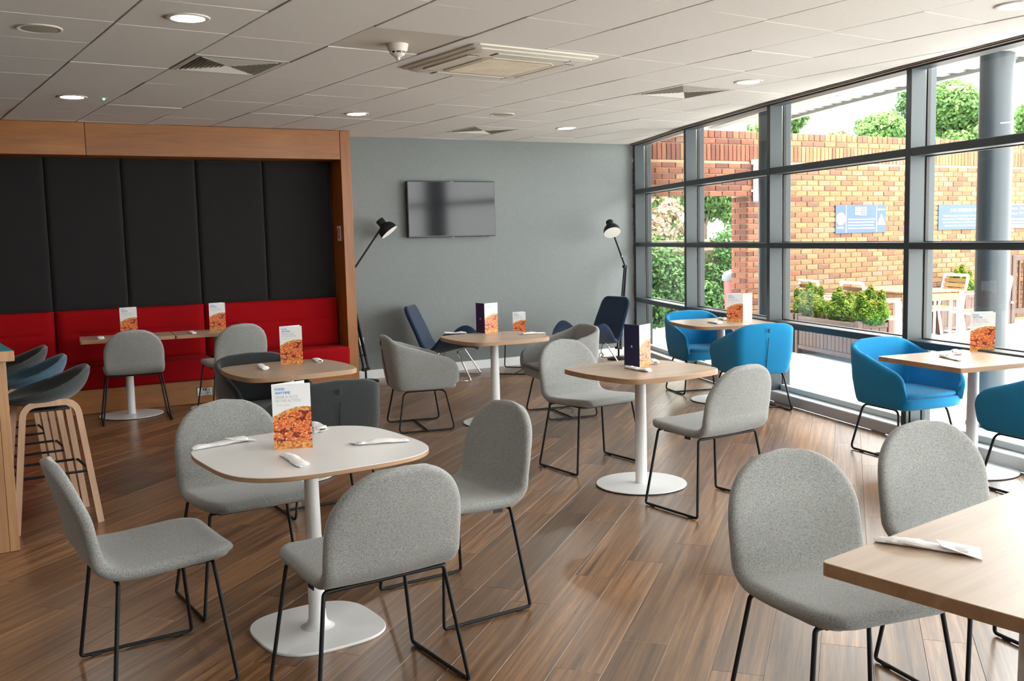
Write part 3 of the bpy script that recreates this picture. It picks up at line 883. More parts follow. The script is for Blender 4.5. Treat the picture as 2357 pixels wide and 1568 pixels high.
for x0, x1 in ((-1.396, -0.008), (-2.766, -1.404), (-4.13, -2.774), (-5.40, -4.138)):
    cx = (x0 + x1) / 2; hw = (x1 - x0) / 2
    def dent(x, z, cx=cx, hw=hw):
        a = abs(x - cx) / hw
        line = math.exp(-((z - 0.735) / 0.010) ** 2) * (1 if a < 0.72 else math.exp(-((a - 0.72) / 0.05) ** 2))
        dot = math.exp(-(((z - 0.735) / 0.04) ** 2 + ((abs(x - cx) - 0.72 * hw) / 0.05) ** 2))
        return 0.010 * line + 0.014 * dot
    mb = MB(); pad(mb, x0, x1, 0.44, 0.955, 0.235, 0.33, puff=0.02, r=0.05, nx=34, nz=34, dents=dent)
    mb.obj('backrest_cushion', M['felt_red'], bq, 70)
    prof = fillet([(0, 0.29, 0.232), (0, -0.085, 0.232), (0, -0.095, 0.452), (0, 0.29, 0.452)], 0.045, 6)
    def ring(x, k, prof=prof): return [(x, 0.10 + (p.y - 0.10) * k, 0.342 + (p.z - 0.342) * k) for p in prof]
    e = 0.035
    mb = MB(); mb.loft([ring(x0, 0.80), ring(x0 + 0.006, 0.90), ring(x0 + e, 1.0), ring(x1 - e, 1.0), ring(x1 - 0.006, 0.90), ring(x1, 0.80)])
    mb.obj('seat_cushion', M['felt_red'], bq, 60)
# notice on the inside of the end panel
nt_ = thing('wall_notice', 'small pale notice with a red ring on the oak end panel', 'sign', (4.3455, 9.567, 0), TH)
mb = MB(); mb.box((-0.003, 0.135, 1.63), (0.004, 0.105, 0.155)); mb.obj('notice_plate', M['menu_white'], nt_, 0)
mb = MB(); mb.tube([(-0.0065, 0.135 + 0.036 * math.cos(a), 1.632 + 0.052 * math.sin(a)) for a in [2 * PI * k / 28 for k in range(28)]], 0.0048, 6, closed=True)
mb.box((-0.006, 0.135, 1.632), (0.002, 0.008, 0.085), Matrix.Rotation(0.5, 3, 'X'))
mb.obj('red_ring', M['notice_red'], nt_)
# socket on the plinth
so = thing('power_socket', 'steel double socket on the oak plinth under the bench', 'socket', (*[Vector((BO[0], BO[1])) + WE * -1.505 - WN * 0.033][0], 0.115), TH)
mb = MB(); mb.rbox((0, -0.004, 0), (0.146, 0.008, 0.086), 0.004); mb.obj('plate', M['metal'], so)
for s in (-1, 1):
    mb = MB(); mb.rbox((s * 0.012, -0.009, 0.022), (0.014, 0.006, 0.02), 0.002); mb.obj('switch', M['black'], so)
    mb = MB()
    for px, pz, w, h in ((0, 0.012, 0.006, 0.012), (-0.012, -0.014, 0.011, 0.006), (0.012, -0.014, 0.011, 0.006)): mb.box((s * 0.042 + px, -0.0085, pz), (w, 0.003, h))
    mb.obj('pin_holes', M['black'], so, 0)
for k, (x, z, lab) in enumerate(((4.69, 0.43, 'white wall socket behind the lamp beside the oak post'), (8.14, 0.37, 'white wall socket behind the lamp next to the glazing'))):
    p = WP + WE * ((x - 6.5) / WE.x)
    s_ = thing('wall_socket', lab, 'socket', (p.x, p.y, z), TH, 'white wall sockets')
    mb = MB(); mb.rbox((0, -0.006, 0), (0.146, 0.012, 0.09), 0.004); mb.obj('plate', M['white'], s_)
    for sx in (-1, 1):
        mb = MB(); mb.rbox((sx * 0.012, -0.013, 0.022), (0.014, 0.006, 0.02), 0.002); mb.obj('switch', M['white'], s_)

# television on the grey wall
tv = thing('television', 'black flat screen television mounted on the grey wall', 'television', (*(WP + WE * ((5.868 - 6.5) / WE.x) - WN * 0.06), 1.885), TH)
mb = MB(); mb.rbox((0, 0, 0), (1.115, 0.045, 0.635), 0.006); mb.obj('casing', M['black'], tv)
mb = MB(); mb.rbox((0, -0.0225, 0.004), (1.095, 0.004, 0.610), 0.001); mb.obj('screen', M['screen'], tv)
mb = MB(); mb.rbox((0, 0.04, 0), (0.45, 0.035, 0.35), 0.004); mb.obj('wall_bracket', M['black'], tv)
mb = MB(); mb.rbox((0, -0.0235, 0.3125), (0.045, 0.003, 0.006), 0.001); mb.obj('badge', M['ink_grey'], tv)
for x in (0.005, 0.46):
    mb = MB(); mb.rbox((x, -0.012, -0.321), (0.028, 0.012, 0.010), 0.002); mb.obj('sensor', M['ink_grey' if x < 0.1 else 'black'], tv)

# ------------------------------------------------------------------ ceiling fittings
def downlight(x, y, lab):
    r = thing('downlight', lab, 'ceiling light', (x, y, CZ), 0, 'round ceiling downlights')
    mb = MB(); mb.lathe([(0.108, 0.004), (0.108, -0.005), (0.100, -0.008), (0.083, -0.006), (0.080, 0.006)], 40); mb.obj('bezel', M['cream'], r)
    mb = MB(); mb.lathe([(0.0795, 0.004), (0.0795, -0.0035), (0.05, -0.006), (0.0, -0.007)][::-1], 32); mb.obj('diffuser', M['lamp_disc'], r)
    return r
downlight(1.538, 5.150, 'lit downlight in the ceiling row nearest the louvred vent and dark speaker')
downlight(1.539, 8.191, 'lit downlight in the ceiling above the red bench, beside the green light')
downlight(3.936, 8.284, 'lit downlight near the oak post where the grey wall begins')
downlight(6.474, 8.521, 'lit downlight near the far corner between grey wall and glazing')
downlight(5.844, 5.380, 'lit downlight beside the vent close to the glazing')
downlight(5.177, 2.916, 'lit downlight cut by the top right corner of the photo')
for k, (x, y) in enumerate(((3.1, 2.6), (0.9, 2.4), (-1.2, 4.9), (-1.2, 2.3), (1.2, -0.4), (3.4, -0.6), (-1.2, -0.6), (-1.0, 8.2))):  # unseen downlights continuing the grid, added to light the room
    downlight(x, y, 'unseen downlight added behind the viewpoint, ' + ('over the middle of the floor', 'left of the white table', 'above the bar counter', 'left of the bar end', 'just behind the viewpoint', 'behind the viewpoint on the glazed side', 'in the rear left corner', 'over the far end of the bar')[k])
for x, y, lab in ((0.942, 5.736, 'round dark ceiling speaker in the top left corner'), (5.19, 7.80, 'round beige ceiling speaker above the table by the lounge chairs')):
    r = thing('ceiling_speaker', lab, 'speaker', (x, y, CZ), 0, 'ceiling speakers')
    mb = MB(); mb.lathe([(0.112, 0.004), (0.112, -0.004), (0.105, -0.007), (0.102, -0.005)], 40); mb.obj('rim', M['cream'], r)
    mb = MB(); mb.lathe([(0.0, -0.008), (0.06, -0.0075), (0.1015, -0.004), (0.1015, 0.002)], 40); mb.obj('grille', M['speaker'], r)
VL = {'a': 'square louvred ceiling vent above the chairs near the red bench', 'b': 'square louvred ceiling vent closest to the grey wall', 'c': 'square louvred ceiling vent close to the glazing'}
for (i, j), key in VENTS.items():
    x = TX0 + TS * (i + 0.5); y = TY0 + 0.035 * i + TYS * (j + 0.5)
    r = thing('ceiling_vent', VL[key], 'vent', (x, y, CZ), 0, 'square ceiling vents')
    h = TS / 2 - 0.006
    mb = MB()
    def sq(a, z): return [(-a, -a, z), (a, -a, z), (a, a, z), (-a, a, z)]
    mb.loft([sq(h, 0.012), sq(h, -0.002), sq(h - 0.035, -0.004), sq(h - 0.04, 0.02)], True, False); mb.obj('frame', M['vent'], r, 0)
    a = h - 0.052
    while a > 0.03:
        mb = MB(); mb.loft([sq(a, -0.006), sq(a - 0.004, -0.007), sq(a - 0.022, 0.020), sq(a - 0.018, 0.021), sq(a, -0.006)], True, False); mb.obj('louvre', M['vent'], r, 0)
        a -= 0.025
    mb = MB(); mb.box((0, 0, 0.034), (2 * h, 2 * h, 0.002)); mb.obj('backing', M['vent_dark'], r, 0)
# air conditioning cassette
acx, acy = (AC[0] + AC[1]) / 2, (AC[2] + AC[3]) / 2
ac = thing('air_conditioner', 'cream square ceiling cassette air conditioner in the middle of the ceiling', 'air conditioner', (acx, acy, CZ), math.radians(0.5))
H = 0.475
def sqr(a, z, c=0.03): return [(sx * a - (c if (k % 2 == 0) == (sx * sy > 0) else 0) * sx, sy * a - (0 if (k % 2 == 0) == (sx * sy > 0) else c) * sy, z) for sx, sy in ((1, 1), (-1, 1), (-1, -1), (1, -1)) for k in (1, 0)]
mb = MB(); mb.loft([sqr(H, 0.0), sqr(H, -0.010), sqr(H - 0.03, -0.018), sqr(H - 0.035, -0.024), sqr(H - 0.075, -0.034), sqr(H - 0.085, -0.035)], True, True); mb.obj('fascia', M['cream'], ac, 25)
mb = MB(); mb.loft([sqr(0.275, -0.033, 0.05), sqr(0.275, -0.040, 0.05), sqr(0.262, -0.041, 0.05)], True, True); mb.obj('grille_panel', M['cream_grille'], ac, 30)
mb = MB()
for k in range(24): mb.box((0, -0.235 + k * 0.0204, -0.0418), (0.47, 0.006, 0.003))
o = mb.obj('grille_bars', M['cream_grille'], ac, 0)
for k in range(4):
    R4 = rotz(k * PI / 2)
    mb = MB(); mb.box(R4 @ Vector((0, 0.365, -0.0345)), (0.575, 0.074, 0.003) if k % 2 == 0 else (0.074, 0.575, 0.003)); mb.obj('outlet_slot', M['vent_dark'], ac, 0)
    mb = MB(); rr_ = R4 @ Matrix.Rotation(0.0, 3, 'X'); mb.rbox(R4 @ Vector((0, 0.365, -0.0360)), (0.54, 0.080, 0.004), 0.001, rr_); mb.obj('flap', M['cream'], ac)
mb = MB(); mb.rbox((-0.37, 0.37, -0.0358), (0.07, 0.025, 0.003), 0.001, rotz(-0.78)); mb.obj('badge', M['ink_grey'], ac)
# smoke detector, green light
sd = thing('smoke_detector', 'cream smoke detector hanging from the plain beige ceiling tile', 'smoke detector', (2.80, 5.30, CZ + 0.004), 0)
mb = MB(); mb.lathe([(0.062, 0.0), (0.062, -0.012), (0.060, -0.016)], 32); mb.obj('base', M['cream'], sd)
mb = MB(); mb.lathe([(0.059, -0.015), (0.058, -0.030), (0.050, -0.044), (0.0, -0.045)], 32); mb.obj('upper_ring', M['cream'], sd)
mb = MB(); mb.lathe([(0.042, -0.042), (0.039, -0.056), (0.0, -0.057)], 32); mb.obj('vent_slot', M['black'], sd)
for k in range(8):
    a = k * PI / 4; mb = MB(); mb.box((0.0425 * math.cos(a), 0.0425 * math.sin(a), -0.049), (0.008, 0.006, 0.016), rotz(a)); mb.obj('rib', M['cream'], sd, 0)
mb = MB(); mb.lathe([(0.043, -0.053), (0.036, -0.064), (0.022, -0.072), (0.013, -0.076), (0.012, -0.086), (0.007, -0.092), (0.0, -0.093)], 32); mb.obj('sensor_cap', M['cream'], sd)
gl_ = thing('indicator_light', 'tiny green indicator light on the ceiling above the bench', 'indicator light', (1.761, 8.168, CZ))
mb = MB(); mb.lathe([(0.022, 0.004), (0.022, -0.003), (0.008, -0.005)], 20); mb.obj('rim', M['cream'], gl_)
mb = MB(); mb.lathe([(0.009, -0.003), (0.006, -0.014), (0.0, -0.016)], 12); mb.obj('lens', M['led_green'], gl_)

# ------------------------------------------------------------------ furniture builders
def bulged(hx, hy, rc, bulge, n=10):
    """square with gently bowed sides and rounded corners"""
    cs = [Vector((hx, -hy)), Vector((hx, hy)), Vector((-hx, hy)), Vector((-hx, -hy))]
    pts = []
    for k in range(4):
        a, b = cs[k], cs[(k + 1) % 4]; d = b - a; nn = Vector((d.y, -d.x)).normalized()
        L = d.length; e = rc / L
        def at(u): return a + d * u + nn * bulge * 4 * u * (1 - u)
        for q in range(n + 1):
            u = e + (1 - 2 * e) * q / n; pts.append(at(u))
        c = cs[(k + 1) % 4]; nx = cs[(k + 2) % 4]; d2 = nx - c; nn2 = Vector((d2.y, -d2.x)).normalized(); e2 = rc / d2.length
        p0 = at(1 - e); p2 = c + d2 * e2 + nn2 * bulge * 4 * e2 * (1 - e2)
        for q in range(1, 6):
            t = q / 6; pts.append(p0 * (1 - t) ** 2 + c * 2 * t * (1 - t) + p2 * t * t)
    return [(p.x, p.y) for p in pts]

def superell(h, n, k=72):
    out = []
    for q in range(k):
        a = 2 * PI * q / k; c, s = math.cos(a), math.sin(a)
        out.append((h * math.copysign(abs(c) ** (2 / n), c), h * math.copysign(abs(s) ** (2 / n), s)))
    return out

def pedestal(root, zt, base='disc', r0=0.036, r1=0.033, px=0):
    c = (px, 0, 0)
    if base == 'disc':
        mb = MB(); mb.lathe([(0.0, 0.0125), (0.265, 0.0125), (0.278, 0.0105), (0.2795, 0.007), (0.278, 0.006)][::-1], 56, c); mb.obj('base', M['steel_white'], root)
        mb = MB(); mb.lathe([(0.276, 0.0), (0.2825, 0.0005), (0.2825, 0.0065), (0.276, 0.007)], 56, c); mb.obj('base_edge', M['black'], root)
        mb = MB(); mb.lathe([(r0 + 0.004, 0.0125), (r0, 0.016), (r0, 0.3), (r1, zt - 0.012), (r1, zt - 0.002)], 28, c); mb.obj('column', M['steel_white'], root)
    else:
        mb = MB(); o = superell(0.248, 3.0, 64); mb.prism(o, 0.0, 0.012, ch=0.003); mb.obj('base', M['steel_white'], root)
        mb = MB(); mb.lathe([(0.068, 0.012), (0.060, 0.015), (0.045, 0.024), (0.036, 0.045), (0.033, 0.09), (0.032, 0.3), (0.027, zt - 0.012), (0.027, zt - 0.002)], 32); mb.obj('column', M['steel_white'], root)
    mb = MB(); mb.rbox((px, 0, zt - 0.006), (0.30, 0.30, 0.010), 0.003); mb.obj('top_plate', M['black_steel'], root)

def wood_table(x, y, rz, hx, hy, rc, bulge, lab, zt=0.725, th=0.030, group='oak laminate pedestal tables', shift=(0, 0), poles=(0,)):
    r = thing('pedestal_table', lab, 'table', (x, y, 0), rz, group)
    o = bulged(hx, hy, rc, bulge)
    o = [(p[0] + shift[0], p[1] + shift[1]) for p in o]
    mb = MB(); mb.prism(o, zt - th, zt - 0.0015); mb.obj('edge_band', M['table_edge'], r, 40)
    mb = MB(); mb.prism([(p[0] * 0.9985, p[1] * 0.9985) for p in o], zt - 0.003, zt, ch=0.001); mb.obj('tabletop', M['table_wood'], r, 20)
    for px_ in poles: pedestal(r, zt - th, px=px_)
    return r

# shell chair ---------------------------------------------------------------
PROF = [(0.238, 0.446), (0.222, 0.462), (0.15, 0.462), (0.0, 0.452), (-0.10, 0.449), (-0.165, 0.456), (-0.208, 0.490), (-0.232, 0.560), (-0.262, 0.660), (-0.292, 0.760), (-0.312, 0.835)]
def make_shell_chair(lab, matk='felt_grey'):
    r = thing('shell_chair', lab, 'chair', (0, 0, 0), 0, 'grey felt shell chairs')
    P = catmull(PROF, 56); seg = np.linalg.norm(np.diff(P, axis=0), axis=1); s = np.concatenate([[0], np.cumsum(seg)]); L = s[-1]
    W = 0.248; rings = []
    tt = [-1, -.985, -.95, -.88, -.75, -.5, -.25, 0, .25, .5, .75, .88, .95, .985, 1]
    for i in range(len(P)):
        y, z = P[i]; T = (P[min(i + 1, len(P) - 1)] - P[max(i - 1, 0)]); T /= np.linalg.norm(T)
        nrm = np.array([-T[1], T[0]])            # points back/down in (y,z)
        nrm = -nrm if nrm[1] < 0 and i < 20 else nrm
        nrm = np.array([T[1], -T[0]])            # towards the sitter
        d, e = s[i], L - s[i]
        w = W
        if d < 0.10: w = W - 0.10 + math.sqrt(max(0.0, 0.01 - (0.10 - d) ** 2))
        elif e < 0.255:
            q = (0.255 - e) / 0.255; w = W * max(0.0, 1 - q ** 2.35) ** (1 / 2.25)
        else: w = W
        w = max(w, 0.012)
        th = 0.046 if e > 0.3 else 0.040
        k = min(1.0, math.sqrt(max(0.0, 1 - max(0, 1 - d / 0.022) ** 2)), math.sqrt(max(0.0, 1 - max(0, 1 - e / 0.020) ** 2)))
        h = max(th * k / 2, 0.0012)
        back = max(0.0, min(1.0, (z - 0.50) / 0.15)); seat = max(0.0, min(1.0, (0.50 - z) / 0.04))
        top, bot = [], []
        for t in tt:
            x = w * t; er = min(0.022, w)
            u = max(0.0, (abs(x) - (w - er)) / er); hh = h * math.sqrt(max(0.0, 1 - u * u))
            dish = (0.020 * back + 0.006 * seat) * (x / W) ** 2
            cy, cz_ = y + nrm[0] * dish, z + nrm[1] * dish
            top.append((x, cy + nrm[0] * hh, cz_ + nrm[1] * hh)); bot.append((x, cy - nrm[0] * hh, cz_ - nrm[1] * hh))
        rings.append(top + bot[::-1][1:-1])
    mb = MB(); mb.loft(rings, True, True); mb.obj('upholstered_shell', M[matk], r, 80)
    rr = 0.0075
    for sy, yt, yb in ((1, 0.165, 0.212), (-1, -0.155, -0.205)):
        zt = 0.436 if sy > 0 else 0.424
        for sx in (-1, 1):
            pts = fillet([(sx * 0.19, yt, zt), (sx * 0.222, yt, zt), (sx * 0.282, yb, 0.010), (sx * 0.282, yb - sy * 0.035, 0.010)], 0.028, 5)
            mb = MB(); mb.tube(pts, rr, 8); mb.obj('leg', M['black_steel'], r, 60)
        mb = MB(); mb.tube([(-0.19, yt, zt), (0.19, yt, zt)], rr, 8); mb.obj('seat_rail', M['black_steel'], r, 60)
    for sx in (-1, 1):
        mb = MB(); mb.tube([(sx * 0.282, -0.171, 0.010), (sx * 0.282, 0.178, 0.010)], rr, 8); mb.obj('runner', M['black_steel'], r, 60)
        for sy in (-0.150, 0.155):
            mb = MB(); mb.rbox((sx * 0.282, sy, 0.0085), (0.014, 0.042, 0.016), 0.004); mb.obj('glide', M['black'], r)
    mb = MB(); mb.rbox((0, 0.01, 0.427), (0.37, 0.31, 0.010), 0.003); mb.obj('seat_plate', M['black'], r)
    mb = MB(); mb.rbox((-0.236, -0.085, 0.430), (0.004, 0.045, 0.020), 0.001); mb.obj('fabric_tag', M['tag'], r)
    return r

# tub chair -----------------------------------------------------------------
def make_tub_chair(lab, matk, group):
    r = thing('tub_chair', lab, 'armchair', (0, 0, 0), 0, group)
    # plan path of the outer wall at mid height, from left arm tip round the back to the right arm tip
    half = [(0.252, 0.290), (0.268, 0.275), (0.276, 0.24), (0.280, 0.14), (0.282, 0.02), (0.282, -0.10), (0.278, -0.17), (0.264, -0.225), (0.225, -0.258), (0.165, -0.268), (0.08, -0.272), (0.0, -0.273)]
    full = [(-x, y) for x, y in half] + [(x, y) for x, y in half[::-1][1:]]
    C_ = catmull(full, 81)
    ul = np.concatenate([[0], np.cumsum(np.linalg.norm(np.diff(C_, axis=0), axis=1))]); ul /= ul[-1]
    hu = [0, .012, .030, .055, .085, .15, .22, .29, .35, .40, .5]; hz = [.452, .505, .553, .586, .605, .636, .672, .714, .750, .772, .780]
    def height(u): return float(np.interp(min(u, 1 - u), hu, hz))
    rings = []; n = len(C_)
    for i in range(n):
        u = ul[i]; x, y = C_[i]
        T = C_[min(i + 1, n - 1)] - C_[max(i - 1, 0)]; T /= np.linalg.norm(T); nin = np.array([-T[1], T[0]])
        if nin @ np.array([x, y + 0.0]) > 0: nin = -nin
        zt = height(u); zb = 0.345 + 0.045 * max(0.0, (y - 0.12) / 0.17); th = 0.040; ring = []
        def P3(z, ins):
            k = (z - 0.345) / 0.43
            tap = 0.885 + 0.11 * min(1, (max(0, k) / 0.42)) ** 0.55 + 0.008 * max(0, k - 0.35)
            px, py = x * tap, y * tap + 0.0
            lean = -0.030 * max(0, k - 0.2) if y < -0.1 else 0.0
            return (px + nin[0] * ins, py + lean + nin[1] * ins, z)
        zs = [zb] + [zb + (zt - th / 2 - zb) * q for q in (0.06, 0.14, 0.25, 0.45, 0.7, 0.88)] + [zt - th / 2]
        for z in zs: ring.append(P3(z, 0.0))
        for q in (1, 2, 3):
            a = PI * q / 4; ring.append(P3(zt - th / 2 + th / 2 * math.sin(a), th / 2 * (1 - math.cos(a))))
        for z in zs[::-1]: ring.append(P3(max(z, zb + 0.03), th))
        rings.append(ring)
    mb = MB(); mb.loft(rings, True, True); mb.obj('upholstered_shell', M[matk], r, 60)
    # seat base with front lip
    pl = [(x * 0.905, y * 0.905) for x, y in C_]
    fr = [(0.252, 0.225), (0.238, 0.252), (0.18, 0.266), (0.09, 0.272), (0, 0.274), (-0.09, 0.272), (-0.18, 0.266), (-0.238, 0.252), (-0.252, 0.225)]
    pl = [p for p in pl if p[1] < 0.20] + fr
    mb = MB(); sc = lambda k, z, dy=0: [(p[0] * k, p[1] * k + dy, z) for p in pl]
    mb.loft([sc(0.84, 0.334), sc(0.92, 0.338), sc(0.985, 0.350), sc(1.0, 0.372), sc(1.0, 0.396), sc(0.985, 0.410), sc(0.93, 0.416)]); mb.obj('seat_base', M[matk], r, 50)
    cu = [(p[0] * 0.90, p[1] * 0.91 + 0.010) for p in pl]
    mb = MB(); sc2 = lambda k, z: [(p[0] * k, p[1] * k, z) for p in cu]
    mb.loft([sc2(0.97, 0.416), sc2(1.0, 0.422), sc2(1.0, 0.432), sc2(0.98, 0.441), sc2(0.8, 0.448), sc2(0.3, 0.452)]); mb.obj('seat_pad', M[matk], r, 50)
    # seams and tag on the outside of the back
    mb = MB(); k0 = [(0, -0.2455 - 0.030 * ((z - 0.345) / 0.43) ** 0.5 - 0.009 - 0.045 * max(0, (z - 0.345) / 0.43 - 0.2), z) for z in np.linspace(0.36, 0.66, 14)]
    mb.tube([(p[0], p[1] - 0.001, p[2]) for p in k0], 0.0028, 6); mb.obj('zip', M['seam'], r)
    mb = MB(); mb.rbox((0, -0.312, 0.716), (0.016, 0.007, 0.034), 0.001, Matrix.Rotation(0.1, 3, 'X')); mb.obj('fabric_tag', M['tag'], r)
    rr = 0.0078
    for sx in (-1, 1):
        for sy, yt, yb in ((1, 0.165, 0.225), (-1, -0.175, -0.235)):
            pts = fillet([(sx * 0.205, yt - sy * 0.10, 0.330), (sx * 0.205, yt, 0.330), (sx * 0.262, yb, 0.010), (sx * 0.262, yb - sy * 0.085, 0.010)], 0.055, 7)
            mb = MB(); mb.tube(pts, rr, 8); mb.obj('leg', M['black_steel'], r, 60)
        mb = MB(); mb.tube([(sx * 0.205, 0.066, 0.330), (sx * 0.205, -0.076, 0.330)], rr, 8); mb.obj('seat_rail', M['black_steel'], r, 60)
        mb = MB(); mb.tube([(sx * 0.262, 0.141, 0.010), (sx * 0.262, -0.151, 0.010)], rr, 8); mb.obj('runner', M['black_steel'], r, 60)
        for sy in (-0.125, 0.12):
            mb = MB(); mb.rbox((sx * 0.262, sy, 0.0085), (0.014, 0.045, 0.016), 0.004); mb.obj('glide', M['black'], r)
    mb = MB(); mb.tube([(-0.262, 0.0, 0.010), (0.262, 0.0, 0.010)], rr, 8); mb.obj('cross_bar', M['black_steel'], r, 60)
    return r

# lounge chair --------------------------------------------------------------
def make_lounge(lab):
    r = thing('lounge_chair', lab, 'armchair', (0, 0, 0), 0, 'navy lounge chairs')
    prof = [(0.34, 0.345), (0.31, 0.375), (0.18, 0.385), (0.0, 0.345), (-0.15, 0.315), (-0.235, 0.335), (-0.29, 0.41), (-0.35, 0.55), (-0.41, 0.68), (-0.455, 0.785), (-0.468, 0.825)]
    P = catmull(prof, 54); s = np.concatenate([[0], np.cumsum(np.linalg.norm(np.diff(P, axis=0), axis=1))]); L = s[-1]
    tt = [-1, -.985, -.95, -.88, -.75, -.6, -.45, -.3, -.15, 0, .15, .3, .45, .6, .75, .88, .95, .985, 1]
    rings = []
    for i in range(len(P)):
        y, z = P[i]; T = P[min(i + 1, len(P) - 1)] - P[max(i - 1, 0)]; T /= np.linalg.norm(T); nrm = np.array([T[1], -T[0]])
        d, e = s[i], L - s[i]; f = s[i] / L
        hump = math.sin(PI * min(1.0, f / 0.52)) if f < 0.52 else 0.0
        w = float(np.interp(f, [0, .03, .08, .5, .80, .93, 1], [.21, .26, .29, .262, .245, .235, .20])) + 0.105 * hump ** 1.4
        wing = 0.19 * hump ** 1.5
        k = min(1.0, math.sqrt(max(0.0, 1 - max(0, 1 - d / 0.025) ** 2)), math.sqrt(max(0.0, 1 - max(0, 1 - e / 0.025) ** 2)))
        if e < 0.06: w = w - 0.06 + math.sqrt(max(0, 0.0036 - (0.06 - e) ** 2)) if w > 0.1 else w
        h = max(0.024 * k, 0.0012); top, bot = [], []
        for t in tt:
            x = w * t; u = max(0.0, (abs(x) - (w - 0.025)) / 0.025); hh = h * math.sqrt(max(0.0, 1 - u * u))
            up = wing * max(0.0, (abs(t) - 0.40) / 0.60) ** 1.8; out = 1 - 0.08 * wing / 0.19 * max(0.0, (abs(t) - 0.45) / 0.55) ** 2
            top.append((x * out, y + nrm[0] * hh, z + nrm[1] * hh + up)); bot.append((x * out, y - nrm[0] * hh, z - nrm[1] * hh + up))
        rings.append(top + bot[::-1][1:-1])
    mb = MB(); mb.loft(rings, True, True); mb.obj('upholstered_shell', M['felt_navy'], r, 80)
    rr = 0.008
    for sx in (-1, 1):
        for sy, yt, yb in ((1, 0.10, 0.27), (-1, -0.10, -0.26)):
            pts = fillet([(sx * 0.10, yt, 0.315), (sx * 0.19, yt, 0.318), (sx * 0.29, yb, 0.012), (sx * 0.29, yb - sy * 0.06, 0.012)], 0.03, 5)
            mb = MB(); mb.tube(pts, rr, 8); mb.obj('leg', M['chrome'], r, 60)
        mb = MB(); mb.tube([(sx * 0.29, 0.21, 0.012), (sx * 0.29, -0.20, 0.012)], rr, 8); mb.obj('runner', M['chrome'], r, 60)
    for y in (0.10, -0.10):
        mb = MB(); mb.tube([(-0.10, y, 0.315), (0.10, y, 0.315)], rr, 8); mb.obj('seat_rail', M['chrome'], r, 60)
    return r

# bar stool -----------------------------------------------------------------
def make_stool(lab, matk):
    r = thing('bar_stool', lab, 'stool', (0, 0, 0), 0, 'bucket seat bar stools')     # faces local -x, backrest towards +x
    n, m = 40, 12; outer, inner = [], []
    for j in range(m + 1):
        q = j / m; ro, ri = [], []
        for k in range(n):
            a = 2 * PI * k / n; c, s_ = math.cos(a), math.sin(a)
            rim = 0.765 + 0.055 * c + 0.050 * max(0, c) ** 2
            rx, ry = 0.235 + 0.012 * c, 0.225
            f = math.sin(q * PI / 2) ** 0.75; zz = 0.675 + (rim - 0.675) * (1 - math.cos(q * PI / 2)) ** 0.85
            ro.append((rx * f * c, ry * f * s_, zz))
            ri.append((rx * f * c * 0.86, ry * f * s_ * 0.86, 0.712 + (rim - 0.712) * (1 - math.cos(q * PI / 2)) ** 1.2))
        outer.append(ro); inner.append(ri)
    lip = [tuple(np.array(a) * 0.5 + np.array(b) * 0.5 + np.array([0, 0, 0.014])) for a, b in zip(outer[-1], inner[-1])]
    mb = MB(); mb.loft(outer[1:] + [lip] + inner[::-1][:-1], True, True); mb.obj('bucket_seat', M[matk], r, 80)
    mb = MB(); mb.rbox((0, 0, 0.662), (0.20, 0.36, 0.012), 0.003); mb.obj('seat_plate', M['black'], r)
    for sy in (-1, 1):
        c = fillet([(-0.215, sy * 0.20, 0.0), (-0.135, sy * 0.165, 0.700), (0.135, sy * 0.165, 0.700), (0.215, sy * 0.20, 0.0)], 0.075, 7)
        for part, pts in (('leg', c[:9]), ('leg', c[8:][::-1])):
            rings = []
            for q, p in enumerate(pts):
                a = pts[max(q - 1, 0)]; b = pts[min(q + 1, len(pts) - 1)]; t = (b - a).normalized(); w = t.cross(Vector((0, 1, 0))).normalized()
                rings.append([p + w * 0.017 + Vector((0, -0.011, 0)), p - w * 0.017 + Vector((0, -0.011, 0)), p - w * 0.017 + Vector((0, 0.011, 0)), p + w * 0.017 + Vector((0, 0.011, 0))])
            mb = MB(); mb.loft(rings, True, True); mb.obj(part, M['beech'], r, 30)
    for z in (0.30,):
        k = 0.215 - 0.08 * z / 0.7; ky = 0.2 - 0.035 * z / 0.7
        mb = MB(); mb.tube(fillet([(-k, -ky, z), (k, -ky, z), (k, ky, z), (-k, ky, z)], 0.02, 3, True), 0.0075, 8, closed=True); mb.obj('footrest', M['black_steel'], r)
    return r

